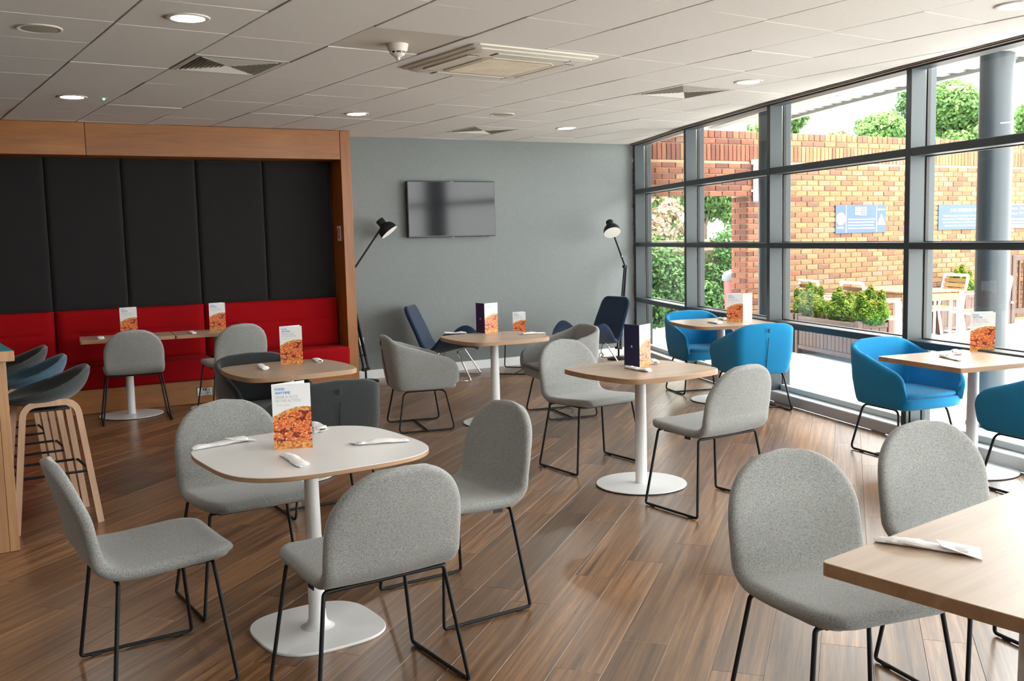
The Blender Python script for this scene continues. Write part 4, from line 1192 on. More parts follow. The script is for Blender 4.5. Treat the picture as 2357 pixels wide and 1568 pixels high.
# floor lamp ----------------------------------------------------------------
def make_lamp(lab, loc, elbow, head, aim, rz=TH):
    """articulated lamp in the plane of the back wall: local x along the wall; elbow, head = (x, z)"""
    r = thing('floor_lamp', lab, 'floor lamp', loc, rz, 'black articulated floor lamps')
    bs = M['black_steel']
    mb = MB(); mb.lathe([(0.0, 0.032), (0.03, 0.031), (0.13, 0.020), (0.142, 0.012), (0.143, 0.0)][::-1], 40); mb.obj('base', bs, r)
    mb = MB(); mb.tube([(0, 0, 0.03), (0, 0, 0.13)], 0.012, 12); mb.obj('pin', bs, r)
    ex, ez = elbow; hx, hz = head
    low = Vector((0, 0, 0.14))
    up = Vector((ex, 0, ez)); d = (up - low).normalized(); sd_ = Vector((d.z, 0, -d.x))
    for k, (o0, o1) in enumerate(((-0.028, -0.012), (0.028, 0.012))):
        mb = MB(); mb.tube([low + sd_ * o0 + Vector((0, -0.012, 0)), up + sd_ * o1 + Vector((0, -0.012, 0))], 0.0115, 8); mb.obj('lower_arm', bs, r)
    mb = MB(); mb.tube([low + sd_ * 0.028 + Vector((0, 0.016, 0.02)), up + Vector((0, 0.012, -0.05))], 0.010, 8); mb.obj('tension_rod', bs, r)
    mb = MB(); mb.rbox(low + Vector((0, 0, 0.0)), (0.085, 0.05, 0.03), 0.005, Matrix.Rotation(math.atan2(d.x, d.z), 3, 'Y')); mb.obj('lower_bracket', bs, r)
    q = low + d * 0.16
    mb = MB(); mb.rbox(q, (0.075, 0.035, 0.012), 0.003, Matrix.Rotation(math.atan2(d.x, d.z), 3, 'Y')); mb.obj('crosspiece', bs, r)
    for o0 in (-0.016, 0.016):
        mb = MB(); p0 = low + sd_ * o0 + Vector((0, -0.03, 0.02)); pts = []
        for t in range(60): 
            a = t * 1.05; pts.append(p0 + d * (t / 60 * 0.13) + Vector((0.006 * math.cos(a), 0.006 * math.sin(a), 0)))
        mb.tube(pts, 0.0015, 4); mb.obj('spring', M['metal'], r)
    mb = MB(); mb.rbox(up, (0.05, 0.045, 0.035), 0.006); mb.obj('elbow_joint', bs, r)
    hd = Vector((hx, 0, hz)); d2 = (hd - up).normalized()
    mb = MB(); mb.tube([up + Vector((0, -0.008, 0)), hd], 0.0115, 8); mb.obj('upper_arm', bs, r)
    q = up + d2 * 0.14
    mb = MB(); mb.tube([q + Vector((0, -0.02, 0)), q + Vector((0, 0.02, 0))], 0.006, 8); mb.obj('arm_clamp', M['metal'], r)
    # head: axis points from the neck towards the light opening
    ax = Vector(aim).normalized(); Rm = (-ax).to_track_quat('Z', 'Y').to_matrix()       # local +z = away from opening
    so = hd + ax * 0.005
    mb = MB(); mb.rbox(hd, (0.02, 0.03, 0.03), 0.005); mb.obj('head_joint', M['metal'], r)
    c = so + ax * 0.10
    sh = MB(); prof = [(0.106, 0.0), (0.104, 0.030), (0.096, 0.060), (0.078, 0.088), (0.050, 0.104), (0.044, 0.112), (0.046, 0.172), (0.043, 0.176), (0.0, 0.177)]
    sh.lathe(prof, 36, c, Rm); sh.obj('lamp_shade', bs, r, 35)
    inn = MB(); inn.lathe([(0.1045, -0.0005), (0.101, 0.030), (0.092, 0.058), (0.074, 0.085), (0.0, 0.098)], 36, c, Rm); inn.obj('shade_lining', M['lamp_white'], r)
    b = MB(); b.lathe([(0.0, 0.004), (0.020, 0.008), (0.032, 0.022), (0.034, 0.036), (0.026, 0.055), (0.014, 0.075), (0.013, 0.094)], 20, c, Rm); b.obj('bulb', M['bulb'], r)
    return r

# printed menu --------------------------------------------------------------
MW_, MH_ = 0.099, 0.210
mm_f = MB(); mm_f.box((MW_ / 2, 0.0, MH_ / 2), (MW_, 0.0006, MH_)); me_front = mm_f.mesh('front_panel', M['menu_print'], 0)
mm_t = MB()
for q in range(3):
    dx_ = q * 0.00035
    put_text(mm_t, 'FOOD', 0.0085, 0.0085 + dx_, MH_ - 0.0205, -0.0006 - q * 5e-5, 0.0240); put_text(mm_t, 'ANYTIME', 0.0085, 0.0085 + dx_, MH_ - 0.0325, -0.0006 - q * 5e-5, 0.0390)
me_t1 = mm_t.mesh('heading', M['ink_blue'], 0)
mm_t = MB(); put_text(mm_t, 'GRAB A SLICE', 0.0088, 0.0085, MH_ - 0.0458, -0.0006, 0.0575); put_text(mm_t, 'OF THE ACTION', 0.0088, 0.0085, MH_ - 0.0580, -0.0006, 0.0640)
put_text(mm_t, 'ALL DAY DINING', 0.0036, 0.0095, MH_ - 0.0695, -0.0006, 0.036); me_t2 = mm_t.mesh('strapline', M['ink_grey'], 0)
mm_b = MB(); mm_b.box((MW_ / 2, 0.0003, MH_ / 2), (MW_, 0.0005, MH_)); me_white = mm_b.mesh('back_panel', M['menu_white'], 0)
mm_b = MB(); mm_b.box((MW_ / 2, -0.0002, MH_ / 2), (MW_, 0.0004, MH_)); me_navy = mm_b.mesh('navy_face', M['menu_navy'], 0)
mm_b = MB()
for px, pz, w, h in ((-0.0035, 0.0, 0.003, 0.012), (0.0035, 0.0, 0.003, 0.012), (0, 0.0045, 0.010, 0.003), (0, -0.0015, 0.010, 0.0025)): mm_b.box((MW_ / 2 + px, -0.0008, MH_ * 0.47 + pz), (w, 0.0006, h))
me_emb = mm_b.mesh('emblem', M['ink_white'], 0)
mm_b = MB()
for z in (MH_ - 0.016, 0.078): mm_b.box((MW_ / 2, -0.0005, z), (0.084, 0.0005, 0.010))
me_bars = mm_b.mesh('list_heading', M['ink_pale'], 0)
mm_b = MB()
for k in range(15):
    z = MH_ - 0.032 - k * 0.0075
    if abs(z - 0.078) < 0.008: continue
    mm_b.box((0.010 + 0.010 * (k % 3) + 0.02, -0.0005, z), (0.040 + 0.018 * ((k * 7) % 3), 0.0004, 0.0018)); mm_b.box((0.088, -0.0005, z), (0.006, 0.0004, 0.0018))
me_list = mm_b.mesh('list_lines', M['ink_grey'], 0)
def menu(x, y, z, rz, fold, lab, list_fold=None):
    """front panel from local (0,0) along +x facing -y; the navy-backed panel hinges on the left edge (fold = angle between the panels)"""
    r = thing('menu_card', lab, 'menu', (x, y, z), rz, 'standing folded menu cards')
    link('front_panel', me_front, r); link('heading', me_t1, r); link('strapline', me_t2, r)
    b = link('back_panel', me_white, r); b.rotation_euler = (0, 0, fold + PI); b.location = (math.cos(fold) * MW_, math.sin(fold) * MW_, 0)
    link('navy_face', me_navy, b); link('emblem', me_emb, b)
    if list_fold is not None:
        c = link('list_panel', me_white, r); c.location = (MW_, 0, 0); c.rotation_euler = (0, 0, list_fold)
        link('list_heading', me_bars, c); link('list_lines', me_list, c)
    return r

# rolled napkin -------------------------------------------------------------
def napkin(p0, p1, z, lab, w0=0.019, w1=0.027, seed=0, fork=False, flap=True):
    a = Vector((*p0, 0)); b = Vector((*p1, 0)); L = max(0.19, min(0.245, (b - a).length)); mid = (a + b) / 2
    ang = math.atan2((b - a).y, (b - a).x)
    r = thing('napkin_roll', lab, 'napkin', (mid.x, mid.y, z), ang, 'rolled paper napkins with cutlery')
    rg = random.Random(seed); n = 11; rings = []; m = 17
    for i in range(m):
        u = i / (m - 1); x = -L / 2 + L * u; w = w0 + (w1 - w0) * u + rg.uniform(-0.0025, 0.0025); hgt = w * (0.55 + 0.12 * math.sin(u * 8 + seed))
        if i in (0, m - 1): w *= 0.6; hgt *= 0.55
        ring = []
        for k in range(n):
            th = 2 * PI * k / n + 0.25 * math.sin(u * 5 + seed); q = 1 + rg.uniform(-0.10, 0.10)
            ring.append((x + rg.uniform(-0.003, 0.003), w * math.cos(th) * q, max(0.0004, hgt * (1 + math.sin(th) * q) * 0.5 * 1.35)))
        rings.append(ring)
    mb = MB(); mb.loft(rings, True, True); mb.obj('paper_roll', M['paper'], r, 28)
    if flap:
        mb = MB(); x0 = L / 2 - 0.075; h = w1 * 0.9
        mb.add([(x0, -w1 * 0.9, h * 0.75), (L / 2 + 0.022, -w1 * 1.5, 0.003), (L / 2 + 0.006, w1 * 1.0, h * 0.55), (x0 - 0.02, w1 * 0.3, h * 1.0), (x0, -w1 * 0.9, h * 0.7 - 0.001), (L / 2 + 0.022, -w1 * 1.5, 0.0015), (L / 2 + 0.006, w1 * 1.0, h * 0.55 - 0.0015), (x0 - 0.02, w1 * 0.3, h * 0.97)],
               [(0, 1, 2, 3), (7, 6, 5, 4), (0, 4, 5, 1), (1, 5, 6, 2), (2, 6, 7, 3), (3, 7, 4, 0)])
        mb.obj('folded_corner', M['paper'], r, 0)
    if fork:
        mb = MB(); mb.rbox((L / 2 - 0.004, 0.0, w1 * 0.38), (0.026, w1 * 0.9, 0.006), 0.002); mb.obj('cutlery_end', M['black'], r)
    return r
# ------------------------------------------------------------------ tables
R_ = math.radians
ta = thing('pedestal_table', 'white rounded square table with four napkins and a soft square base', 'table', (1.47, 3.64, 0))
o = superell(0.415, 3.4, 80)
mb = MB(); mb.prism(o, 0.717, 0.7335, ch=0.002); mb.obj('edge_band', M['table_edge'], ta, 40)
mb = MB(); mb.prism([(p[0] * 0.9985, p[1] * 0.9985) for p in o], 0.7325, 0.7355, ch=0.0008); mb.obj('tabletop', M['laminate_white'], ta, 20)
pedestal(ta, 0.717, 'soft')
wood_table(2.38, 6.20, R_(-2), 0.35, 0.35, 0.085, 0.045, 'oak topped pedestal table between the two charcoal tub chairs')
wood_table(4.46, 6.91, R_(-6), 0.35, 0.35, 0.085, 0.045, 'oak topped pedestal table between the two light grey tub chairs')
wood_table(4.01, 4.57, 0, 0.345, 0.345, 0.075, 0.045, 'oak topped pedestal table between two grey shell chairs in mid floor')
wood_table(6.66, 6.46, R_(-20), 0.37, 0.37, 0.085, 0.04, 'oak topped table with rounded corners between the two blue chairs farther along the glazing')
wood_table(5.85, 3.51, R_(-13.2), 0.45, 0.345, 0.012, 0.0, 'square cornered oak table between two blue chairs at the glazing')
wood_table(2.70, 1.255, R_(4), 0.72, 0.36, 0.02, 0.0, 'large oak table cut by the bottom right corner of the photo', th=0.034, poles=(-0.36, 0.36))
wood_table(2.105, 9.456, R_(-10), 0.397, 0.245, 0.015, 0.0, 'small rectangular oak table at the red bench, the left one of the pair', zt=0.73, group='bench tables')
wood_table(2.893, 9.317, R_(-10), 0.397, 0.245, 0.015, 0.0, 'small rectangular oak table at the red bench, the one nearer the oak post', zt=0.73, group='bench tables')
# low table between the lounge chairs
ct = thing('side_table', 'low side table with black wire sled legs between the navy lounge chairs', 'table', (6.40, 9.38, 0), R_(42))
mb = MB(); mb.prism(bulged(0.26, 0.26, 0.05, 0.02), 0.405, 0.43, ch=0.002); mb.obj('tabletop', M['table_wood'], ct, 30)
for sx in (-1, 1):
    for sy in (-1, 1):
        pts = fillet([(sx * 0.12, sy * 0.22, 0.398), (sx * 0.21, sy * 0.22, 0.398), (sx * 0.29, sy * 0.26, 0.010), (sx * 0.29, sy * 0.15, 0.010)], 0.04, 5)
        mb = MB(); mb.tube(pts, 0.007, 8); mb.obj('leg', M['black_steel'], ct, 60)
    mb = MB(); mb.tube([(sx * 0.29, -0.15, 0.010), (sx * 0.29, 0.15, 0.010)], 0.007, 8); mb.obj('runner', M['black_steel'], ct, 60)
mb = MB(); mb.tube([(-0.29, 0, 0.010), (0.29, 0, 0.010)], 0.007, 8); mb.obj('cross_bar', M['black_steel'], ct, 60)
for sy in (-0.22, 0.22):
    mb = MB(); mb.tube([(-0.12, sy, 0.398), (0.12, sy, 0.398)], 0.007, 8); mb.obj('top_rail', M['black_steel'], ct, 60)

# ------------------------------------------------------------------ shell chairs
sc0 = make_shell_chair('grey shell chair with its back to the viewer in front of the white table')
sc0.location = (1.42, 3.06, 0)
for x, y, rz, lab in (
    (0.835, 3.63, -90, 'grey shell chair seen side-on at the left of the white table'),
    (1.40, 4.19, 180, 'grey shell chair tucked behind the white table, facing the viewer'),
    (2.07, 3.58, 90, 'grey shell chair to the right of the white table, facing it'),
    (4.10, 5.18, 180, 'pale grey shell chair facing the viewer behind the mid-floor oak table'),
    (4.00, 3.99, 0, 'grey shell chair with its back turned, on the near side of the mid-floor oak table'),
    (2.43, 1.86, 166, 'large grey shell chair beside the bottom right table, seat fully in view'),
    (3.19, 1.86, 167, 'grey shell chair behind the bottom right table, seat hidden by the tabletop'),
    (2.075, 9.15, -9.5, 'grey shell chair at the left bench table with its back to the viewer'),
    (2.93, 9.02, 2, 'grey shell chair at the bench table nearer the oak post'),
):
    dup(sc0, (x, y, 0), R_(rz), lab)

# ------------------------------------------------------------------ tub chairs
tg = make_tub_chair('light grey tub chair seen from behind its side, left of the oak table', 'felt_grey', 'light grey tub chairs')
tg.location = (3.88, 7.17, 0); tg.rotation_euler = (0, 0, R_(-106))
dup(tg, (5.10, 6.86, 0), R_(76), 'light grey tub chair right of the oak table, partly behind a shell chair')
td = make_tub_chair('charcoal tub chair with its back to the viewer, zip and tag in view', 'felt_dark', 'charcoal tub chairs')
td.location = (2.25, 5.36, 0); td.rotation_euler = (0, 0, R_(-3))
dup(td, (2.34, 6.55, 0), R_(180), 'charcoal tub chair behind its oak table, facing the viewer')
tb = make_tub_chair('blue tub chair at the square cornered table, facing the viewer', 'felt_blue', 'bright blue tub chairs')
tb.location = (6.01, 4.10, 0); tb.rotation_euler = (0, 0, R_(167))
dup(tb, (5.72, 2.98, 0), R_(-13), 'blue tub chair cut by the right edge of the photo')
dup(tb, (6.88, 6.96, 0), R_(160), 'blue tub chair behind the farther window table, nearest the corner of the room')
dup(tb, (6.48, 5.93, 0), R_(-20), 'blue tub chair with its zipped back turned, in front of the farther window table')

# lounge chairs
l0 = make_lounge('navy lounge chair on chrome legs near the oak post, beside the left lamp')
l0.location = (5.53, 9.44, 0); l0.rotation_euler = (0, 0, R_(-133))
dup(l0, (7.08, 8.97, 0), R_(93), 'navy lounge chair on chrome legs near the glazing, beside the right lamp')

# ------------------------------------------------------------------ bar and stools
br = thing('bar_counter', 'tall oak bar counter with a teal top at the left edge of the photo', 'counter', (0.0, 5.555, 0))
mb = MB(); mb.rbox((0.03, 1.20, 1.012), (1.30, 2.50, 0.052), 0.003); mb.obj('countertop', M['bar_oak'], br)
mb = MB(); mb.rbox((0.03, 1.20, 1.0395), (1.296, 2.496, 0.003), 0.001); mb.obj('countertop_laminate', M['teal'], br)
mb = MB(); mb.rbox((0.622, 0.030, 0.493), (0.046, 0.058, 0.984), 0.002); mb.obj('corner_post', M['bar_oak'], br)
mb = MB(); mb.rbox((0.03, 0.026, 0.493), (1.136, 0.050, 0.984), 0.002); mb.obj('end_panel', M['bar_oak'], br)
mb = MB(); mb.rbox((0.03, 2.40, 0.493), (1.20, 0.052, 0.984), 0.002); mb.obj('end_panel', M['bar_oak'], br)
mb = MB(); mb.rbox((-0.05, 1.20, 0.493), (0.04, 2.34, 0.98), 0.002); mb.obj('centre_panel', M['bar_oak'], br)
st = make_stool('dark grey-green bucket bar stool, the one nearest the viewer', 'felt_stool'); st.location = (0.885, 6.06, 0)
s2 = make_stool('dusty blue bucket bar stool between the two dark ones', 'felt_stoolblue'); s2.location = (0.885, 6.76, 0)
dup(st, (0.885, 7.47, 0), 0, 'dark grey-green bucket bar stool, farthest along the bar')

# ------------------------------------------------------------------ lamps
pR = WP + WE * ((7.98 - 6.5) / WE.x) - WN * 0.33
make_lamp('black articulated floor lamp in the corner by the glazing', (pR.x, pR.y, 0), (0.11, 1.15), (-0.095, 1.655), (-0.22, -0.75, -1.0))
pL = WP + WE * ((4.70 - 6.5) / WE.x) - WN * 0.20
make_lamp('black articulated floor lamp half hidden by the oak post', (pL.x, pL.y, 0), (-0.17, 1.14), (0.27, 1.715), (0.55, -0.42, -0.85))
cb = MB(); q0 = WP + WE * ((7.86 - 6.5) / WE.x) - WN * 0.05
cpts = [(q0.x + a, q0.y + b, z) for a, b, z in ((0.23, 0.0, 0.36), (0.20, -0.02, 0.30), (0.14, -0.03, 0.24), (0.05, -0.05, 0.20), (0.02, -0.05, 0.12), (0.0, -0.06, 0.08), (0.03, -0.07, 0.03), (-0.03, -0.07, 0.015), (-0.02, -0.05, 0.05), (0.02, -0.06, 0.06), (0.0, -0.08, 0.012), (0.05, -0.12, 0.008), (0.12, -0.24, 0.008))]
cm = catmull(cpts, 70); cb.tube([tuple(p) for p in cm], 0.0045, 6)
tag(cb.obj('lamp_cord', M['black'], None), 'black lamp cord bunched up against the white skirting', 'cord')

# ------------------------------------------------------------------ menus (printed cards scaled to A5)
def mcard(x, y, z, rz, fold, lab, lf=None):
    r = menu(x, y, z, R_(rz), R_(fold), lab, None if lf is None else R_(lf)); r.scale = (1.50, 1.50, 1.235); return r
mcard(1.352, 3.712, 0.7355, -22, 32, 'pizza menu card standing on the white table')
mcard(2.407, 6.40, 0.725, -27, 30, 'pizza menu card on the table of the charcoal chairs')
mcard(4.055, 4.625, 0.725, 21, 68, 'menu card showing its navy back on the mid-floor oak table')
mcard(4.548, 7.19, 0.725, 8, 80, 'menu card showing its navy back on the table of the light grey tub chairs')
mcard(6.700, 6.43, 0.725, -56, 40, 'menu card with its price list side turned out, on the farther window table', 66)
mcard(6.125, 3.705, 0.725, -62, 30, 'pizza menu card on the square cornered table by the glazing')
mcard(2.070, 9.53, 0.73, -20, 25, 'pizza menu card on the left bench table')
mcard(2.860, 9.43, 0.73, -20, 30, 'pizza menu card on the bench table nearer the oak post')
mcard(6.34, 9.42, 0.43, -34, 30, 'pizza menu card on the low side table by the grey wall')

# ------------------------------------------------------------------ napkins
for k, (p0, p1, z, lab, kw) in enumerate((
    ((1.085, 3.915), (1.333, 3.964), 0.7355, 'long rolled napkin hanging over the left corner of the white table', {}),
    ((1.345, 3.595), (1.325, 3.345), 0.7355, 'rolled napkin just in front of the menu on the white table', {'flap': False}),
    ((1.685, 4.12), (1.650, 3.93), 0.7355, 'rolled napkin showing a dark cutlery end behind the white table menu', {'fork': True}),
    ((1.84, 3.506), (1.640, 3.588), 0.7355, 'rolled napkin with a big folded corner at the right of the white table', {}),
    ((2.275, 6.44), (2.225, 6.20), 0.725, 'rolled napkin left of the menu on the table of the charcoal chairs', {'flap': False}),
    ((2.70, 6.52), (2.655, 6.32), 0.725, 'rolled napkin with cutlery end at the right of the charcoal chairs table', {'fork': True, 'flap': False}),
    ((4.44, 7.32), (4.27, 7.42), 0.725, 'rolled napkin left of the navy menu on the light grey tub chairs table', {}),
    ((4.90, 6.80), (4.71, 6.87), 0.725, 'rolled napkin right of the navy menu on the light grey tub chairs table', {}),
    ((3.955, 4.64), (3.945, 4.41), 0.725, 'rolled napkin in front of the navy menu on the mid-floor oak table', {'flap': False}),
    ((4.33, 4.83), (4.22, 4.66), 0.725, 'rolled napkin behind the navy menu on the mid-floor oak table', {'fork': True}),
    ((6.545, 6.51), (6.495, 6.31), 0.725, 'rolled napkin left of the menu on the farther window table', {}),
    ((6.90, 6.72), (6.80, 6.52), 0.725, 'rolled napkin behind the menu on the farther window table', {}),
    ((6.07, 3.78), (5.90, 3.64), 0.725, 'rolled napkin nearer the glass on the square cornered table', {}),
    ((5.62, 3.46), (5.74, 3.66), 0.725, 'rolled napkin nearer the table edge on the square cornered table', {}),
    ((2.20, 1.585), (2.295, 1.36), 0.725, 'rolled napkin on the large table in the bottom right corner', {}),
    ((1.886, 9.56), (1.860, 9.34), 0.73, 'rolled napkin at the outer end of the left bench table', {'flap': False}),
    ((2.66, 9.40), (2.64, 9.19), 0.73, 'rolled napkin near the joint of the two bench tables', {'flap': False}),
    ((3.18, 9.40), (3.13, 9.22), 0.73, 'rolled napkin on the bench table end next to the oak post', {'fork': True, 'flap': False}),
)):
    napkin(p0, p1, z + 0.0003, lab, seed=k * 3 + 1, **kw)

# ------------------------------------------------------------------ signs on the brick wall
def word_bars(mb, x0, x1, z, h, rg):
    x = x0
    while x < x1 - 0.02:
        w = min(rg.uniform(0.02, 0.07), x1 - x); mb.box((x + w / 2, -0.0135, z), (w, 0.002, h)); x += w + 0.007
def sign(u0, u1, z0, z1, lab, matk):
    p = wpt((u0 + u1) / 2, -0.012, (z0 + z1) / 2)
    r = thing('wall_sign', lab, 'sign', p, TH, 'blue notices on the brick wall')
    mb = MB(); mb.rbox((0, -0.006, 0), (u1 - u0, 0.012, z1 - z0), 0.002); mb.obj('sign_plate', M[matk], r)
    return r, (u1 - u0) / 2, (z1 - z0) / 2
u_ = lambda X: (X - WP.x) / WE.x
r, hw, hh = sign(u_(12.05), u_(13.105), 1.485, 1.900, 'blue wall notice with a white disc and a warning triangle', 'sign_blue')
mb = MB(); rg = random.Random(3)
for x in (-hw + 0.215, hw - 0.205): mb.box((x, -0.0135, 0), (0.012, 0.002, 2 * hh - 0.02))
mb.obj('divider_lines', M['ink_white'], r, 0)
mb = MB(); mb.lathe([(0.092, 0.0), (0.092, 0.002), (0.0, 0.002)], 32, (-hw + 0.107, -0.0125, 0.005), Matrix.Rotation(PI / 2, 3, 'X')); mb.obj('white_disc', M['ink_white'], r)
mb = MB(); mb.box((-hw + 0.07, -0.0155, -0.005), (0.05, 0.001, 0.008)); mb.obj('disc_mark', M['ink_grey'], r, 0)
mb = MB(); mb.prism([(-0.085, -0.07), (0.085, -0.07), (0.0, 0.095)], 0, 0.002)
ww = MB(); ww.add([(hw - 0.10 + p[0], -0.0125 - p[2], -0.02 + p[1]) for p in mb.v], mb.f); ww.obj('warning_triangle', M['ink_white'], r, 0)
mb = MB(); mb.box((hw - 0.10, -0.0155, 0.0), (0.010, 0.001, 0.05)); mb.box((hw - 0.10, -0.0155, -0.055), (0.012, 0.001, 0.012)); mb.obj('exclamation_mark', M['sign_blue'], r, 0)
mb = MB(); mb.box((-0.075, -0.0135, hh - 0.088), (0.105, 0.002, 0.115))
for k in range(3): mb.box((0.045, -0.0135, hh - 0.045 - 0.035 * k), (0.11, 0.002, 0.016))
mb.box((0.10, -0.0135, hh - 0.088), (0.010, 0.002, 0.115)); mb.box((0.03, -0.0135, hh - 0.148), (0.15, 0.002, 0.008))
mb.obj('emblem', M['ink_white'], r, 0)
mb = MB()
for k in range(4): word_bars(mb, -hw + 0.25 + 0.01 * (k % 2), hw - 0.235 - 0.015 * (k % 3), -0.005 - 0.044 * k, 0.015, rg)
word_bars(mb, -hw + 0.03, -hw + 0.19, -0.125, 0.02, rg); word_bars(mb, hw - 0.185, hw - 0.02, 0.135, 0.018, rg)
mb.obj('small_print', M['ink_white'], r, 0)
r, hw, hh = sign(u_(14.29), u_(15.72), 1.495, 1.895, 'blue car parking policy sign partly behind the round column', 'sign_blue')
mb = MB(); put_text(mb, 'CAR PARKING POLICY', 0.050, -0.02, 0.085, -0.0135, 0.86, 'C', bold=0.015); mb.obj('sign_title', M['ink_white'], r, 0)
mb = MB()
for k, t in enumerate(('Unauthorised vehicles will be clamped at the', 'owners cost. A valid parking voucher is to be displayed', 'for non residents on dashboard. Please register at', 'reception. No Caravans, Lorries, Buses or Trailers.')):
    put_text(mb, t, 0.028, 0.0, 0.012 - 0.052 * k, -0.0135, (1.20, 1.28, 1.22, 1.16)[k], 'C')
mb.obj('small_print', M['ink_white'], r, 0)
r, hw, hh = sign(u_(15.80), u_(16.95), 1.500, 1.900, 'deep blue safeguard notice with a pale border, right of the column', 'sign_deep')
mb = MB(); 
for sx, sz, w, h in ((0, 1, 2 * hw, 0.02), (0, -1, 2 * hw, 0.02), (1, 0, 0.02, 2 * hh), (-1, 0, 0.02, 2 * hh)): mb.box((sx * (hw - 0.01), -0.0132, sz * (hh - 0.01)), (w, 0.002, h))
mb.obj('pale_border', M['ink_pale'], r, 0)
mb = MB(); put_text(mb, 'Please Safeguard', 0.050, 0, 0.105, -0.0135, 0.92, 'C'); put_text(mb, 'Your Property', 0.050, 0, 0.020, -0.0135, 0.74, 'C'); mb.obj('sign_title', M['ink_white'], r, 0)
mb = MB()
for k in range(3): word_bars(mb, -hw + 0.08 + 0.06 * k, hw - 0.08 - 0.06 * k, -0.055 - 0.050 * k, 0.024, rg)
mb.obj('small_print', M['ink_white'], r, 0)

# pipe on the wall near the opening, litter bin beyond the opening
up = u_(10.49)
pp = thing('wall_pipe', 'short white pipe fixed to the brick wall right of the doorway opening', 'pipe', wpt(up, -0.05, 2.25), TH)
mb = MB(); mb.tube([(0, 0, -0.29), (0, 0, 0.22)], 0.035, 16); mb.obj('tube', M['pipe'], pp)
mb = MB(); mb.rbox((0, 0.0, 0.24), (0.10, 0.09, 0.07), 0.01); mb.obj('hopper', M['pipe'], pp)
for z in (-0.15, 0.1):
    mb = MB(); mb.rbox((0, 0.02, z), (0.09, 0.05, 0.03), 0.004); mb.obj('clip', M['pipe'], pp)
bn = thing('litter_bin', 'red litter bin with a grey cap just inside the brick opening', 'bin', (10.90, 10.28, -0.05))
mb = MB(); mb.lathe([(0.13, 0.0), (0.14, 0.02), (0.175, 0.86), (0.175, 0.88)], 28); mb.obj('body', M['bin_red'], bn)
mb = MB(); mb.lathe([(0.19, 0.88), (0.205, 0.90), (0.20, 0.96), (0.15, 1.02), (0.06, 1.05), (0.0, 1.055)], 28); mb.obj('cap', M['bin_cap'], bn)

# gate frame on the wall, far right
gp = wpt(u_(15.95), -0.30, -0.05)
ga = thing('garden_gate', 'dark brown timber gate frame against the brick wall at the right edge', 'gate', gp, TH)
for x, w in ((-0.36, 0.17), (-0.20, 0.10), (0.42, 0.10), (0.60, 0.17)):
    mb = MB(); mb.rbox((x, 0, 0.56), (w, 0.09, 1.12), 0.008); mb.obj('post', M['gate'], ga)
for z in (0.20, 1.06):
    mb = MB(); mb.rbox((0.11, 0.0, z), (0.54, 0.05, 0.08), 0.006); mb.obj('rail', M['gate'], ga)
for x in (-0.02, 0.12, 0.26):
    mb = MB(); mb.rbox((x, 0.0, 0.63), (0.03, 0.03, 0.80), 0.004); mb.obj('bar', M['gate'], ga)
mb = MB(); mb.rbox((-0.25, -0.05, 0.35), (0.04, 0.03, 0.04), 0.006); mb.obj('latch', M['ink_grey'], ga)

# ------------------------------------------------------------------ planters
def planter(x, y, rz, lx, ly, h, lab, group='slatted timber planters'):
    """front left foot at the local origin; runs along local +x and +y"""
    r = thing('planter_box', lab, 'planter', (x, y, -0.05), rz, group)
    pm = M['planter']; h += 0.05
    for px in (0.035, lx - 0.035):
        for py in (0.035, ly - 0.035):
            mb = MB(); mb.rbox((px, py, h / 2 + 0.01), (0.07, 0.07, h + 0.02), 0.006); mb.obj('post', pm, r)
    for side in range(4):
        L = lx if side % 2 == 0 else ly
        ox, oy = {0: (0, 0.02), 1: (lx - 0.02, 0), 2: (0, ly - 0.02), 3: (0.02, 0)}[side]
        for z, hh in ((0.09, 0.05), (h - 0.04, 0.06)):
            c = (L / 2, oy, z) if side % 2 == 0 else (ox, L / 2, z)
            s = (L - 0.145, 0.03, hh) if side % 2 == 0 else (0.03, L - 0.145, hh)
            mb = MB(); mb.rbox(c, s, 0.004); mb.obj('rail', pm, r)
        n = max(3, int((L - 0.14) / 0.085)); w = (L - 0.15) / n
        for k in range(n):
            t = 0.075 + w * (k + 0.5)
            inw = {0: (0, 0.004), 1: (-0.004, 0), 2: (0, -0.004), 3: (0.004, 0)}[side]
            c = (t, oy + inw[1], (0.115 + h - 0.07) / 2) if side % 2 == 0 else (ox + inw[0], t, (0.115 + h - 0.07) / 2)
            s = (w - 0.006, 0.018, h - 0.185) if side % 2 == 0 else (0.018, w - 0.006, h - 0.185)
            mb = MB(); mb.rbox(c, s, 0.003); mb.obj('slat', pm, r)
    mb = MB(); mb.box((lx / 2, ly / 2, h - 0.075), (lx - 0.07, ly - 0.07, 0.01)); mb.obj('soil', M['soil'], r, 0)
    return r
PD = math.atan2(0.94, 0.34)                     # long side runs beside the glazing
def planter_along(x, y, ang, L, D, h, lab):
    # near right foot at (x, y); long side towards ang, depth to the right of that direction
    a = Vector((math.cos(ang), math.sin(ang))); o_ = Vector((x, y)) + a * L
    return planter(o_.x, o_.y, ang - PI, L, D, h, lab)
planter_along(9.779, 7.31, PD, 1.42, 0.48, 0.45, 'long brown slatted planter outside the glass, below the rightmost golden conifer')
planter_along(9.779 + 0.34 * 1.46, 7.31 + 0.94 * 1.46, PD, 1.25, 0.48, 0.45, 'brown slatted planter outside, the one farther from the round column')
b1 = wpt(u_(13.50), -0.72, 0); planter(b1[0], b1[1], TH, 0.50, 0.50, 0.52, 'square brown planter against the brick wall behind the garden chairs, left one')
b2 = wpt(u_(14.18), -0.62, 0); planter(b2[0], b2[1], TH, 0.50, 0.50, 0.52, 'square brown planter against the brick wall, nearest the round column')

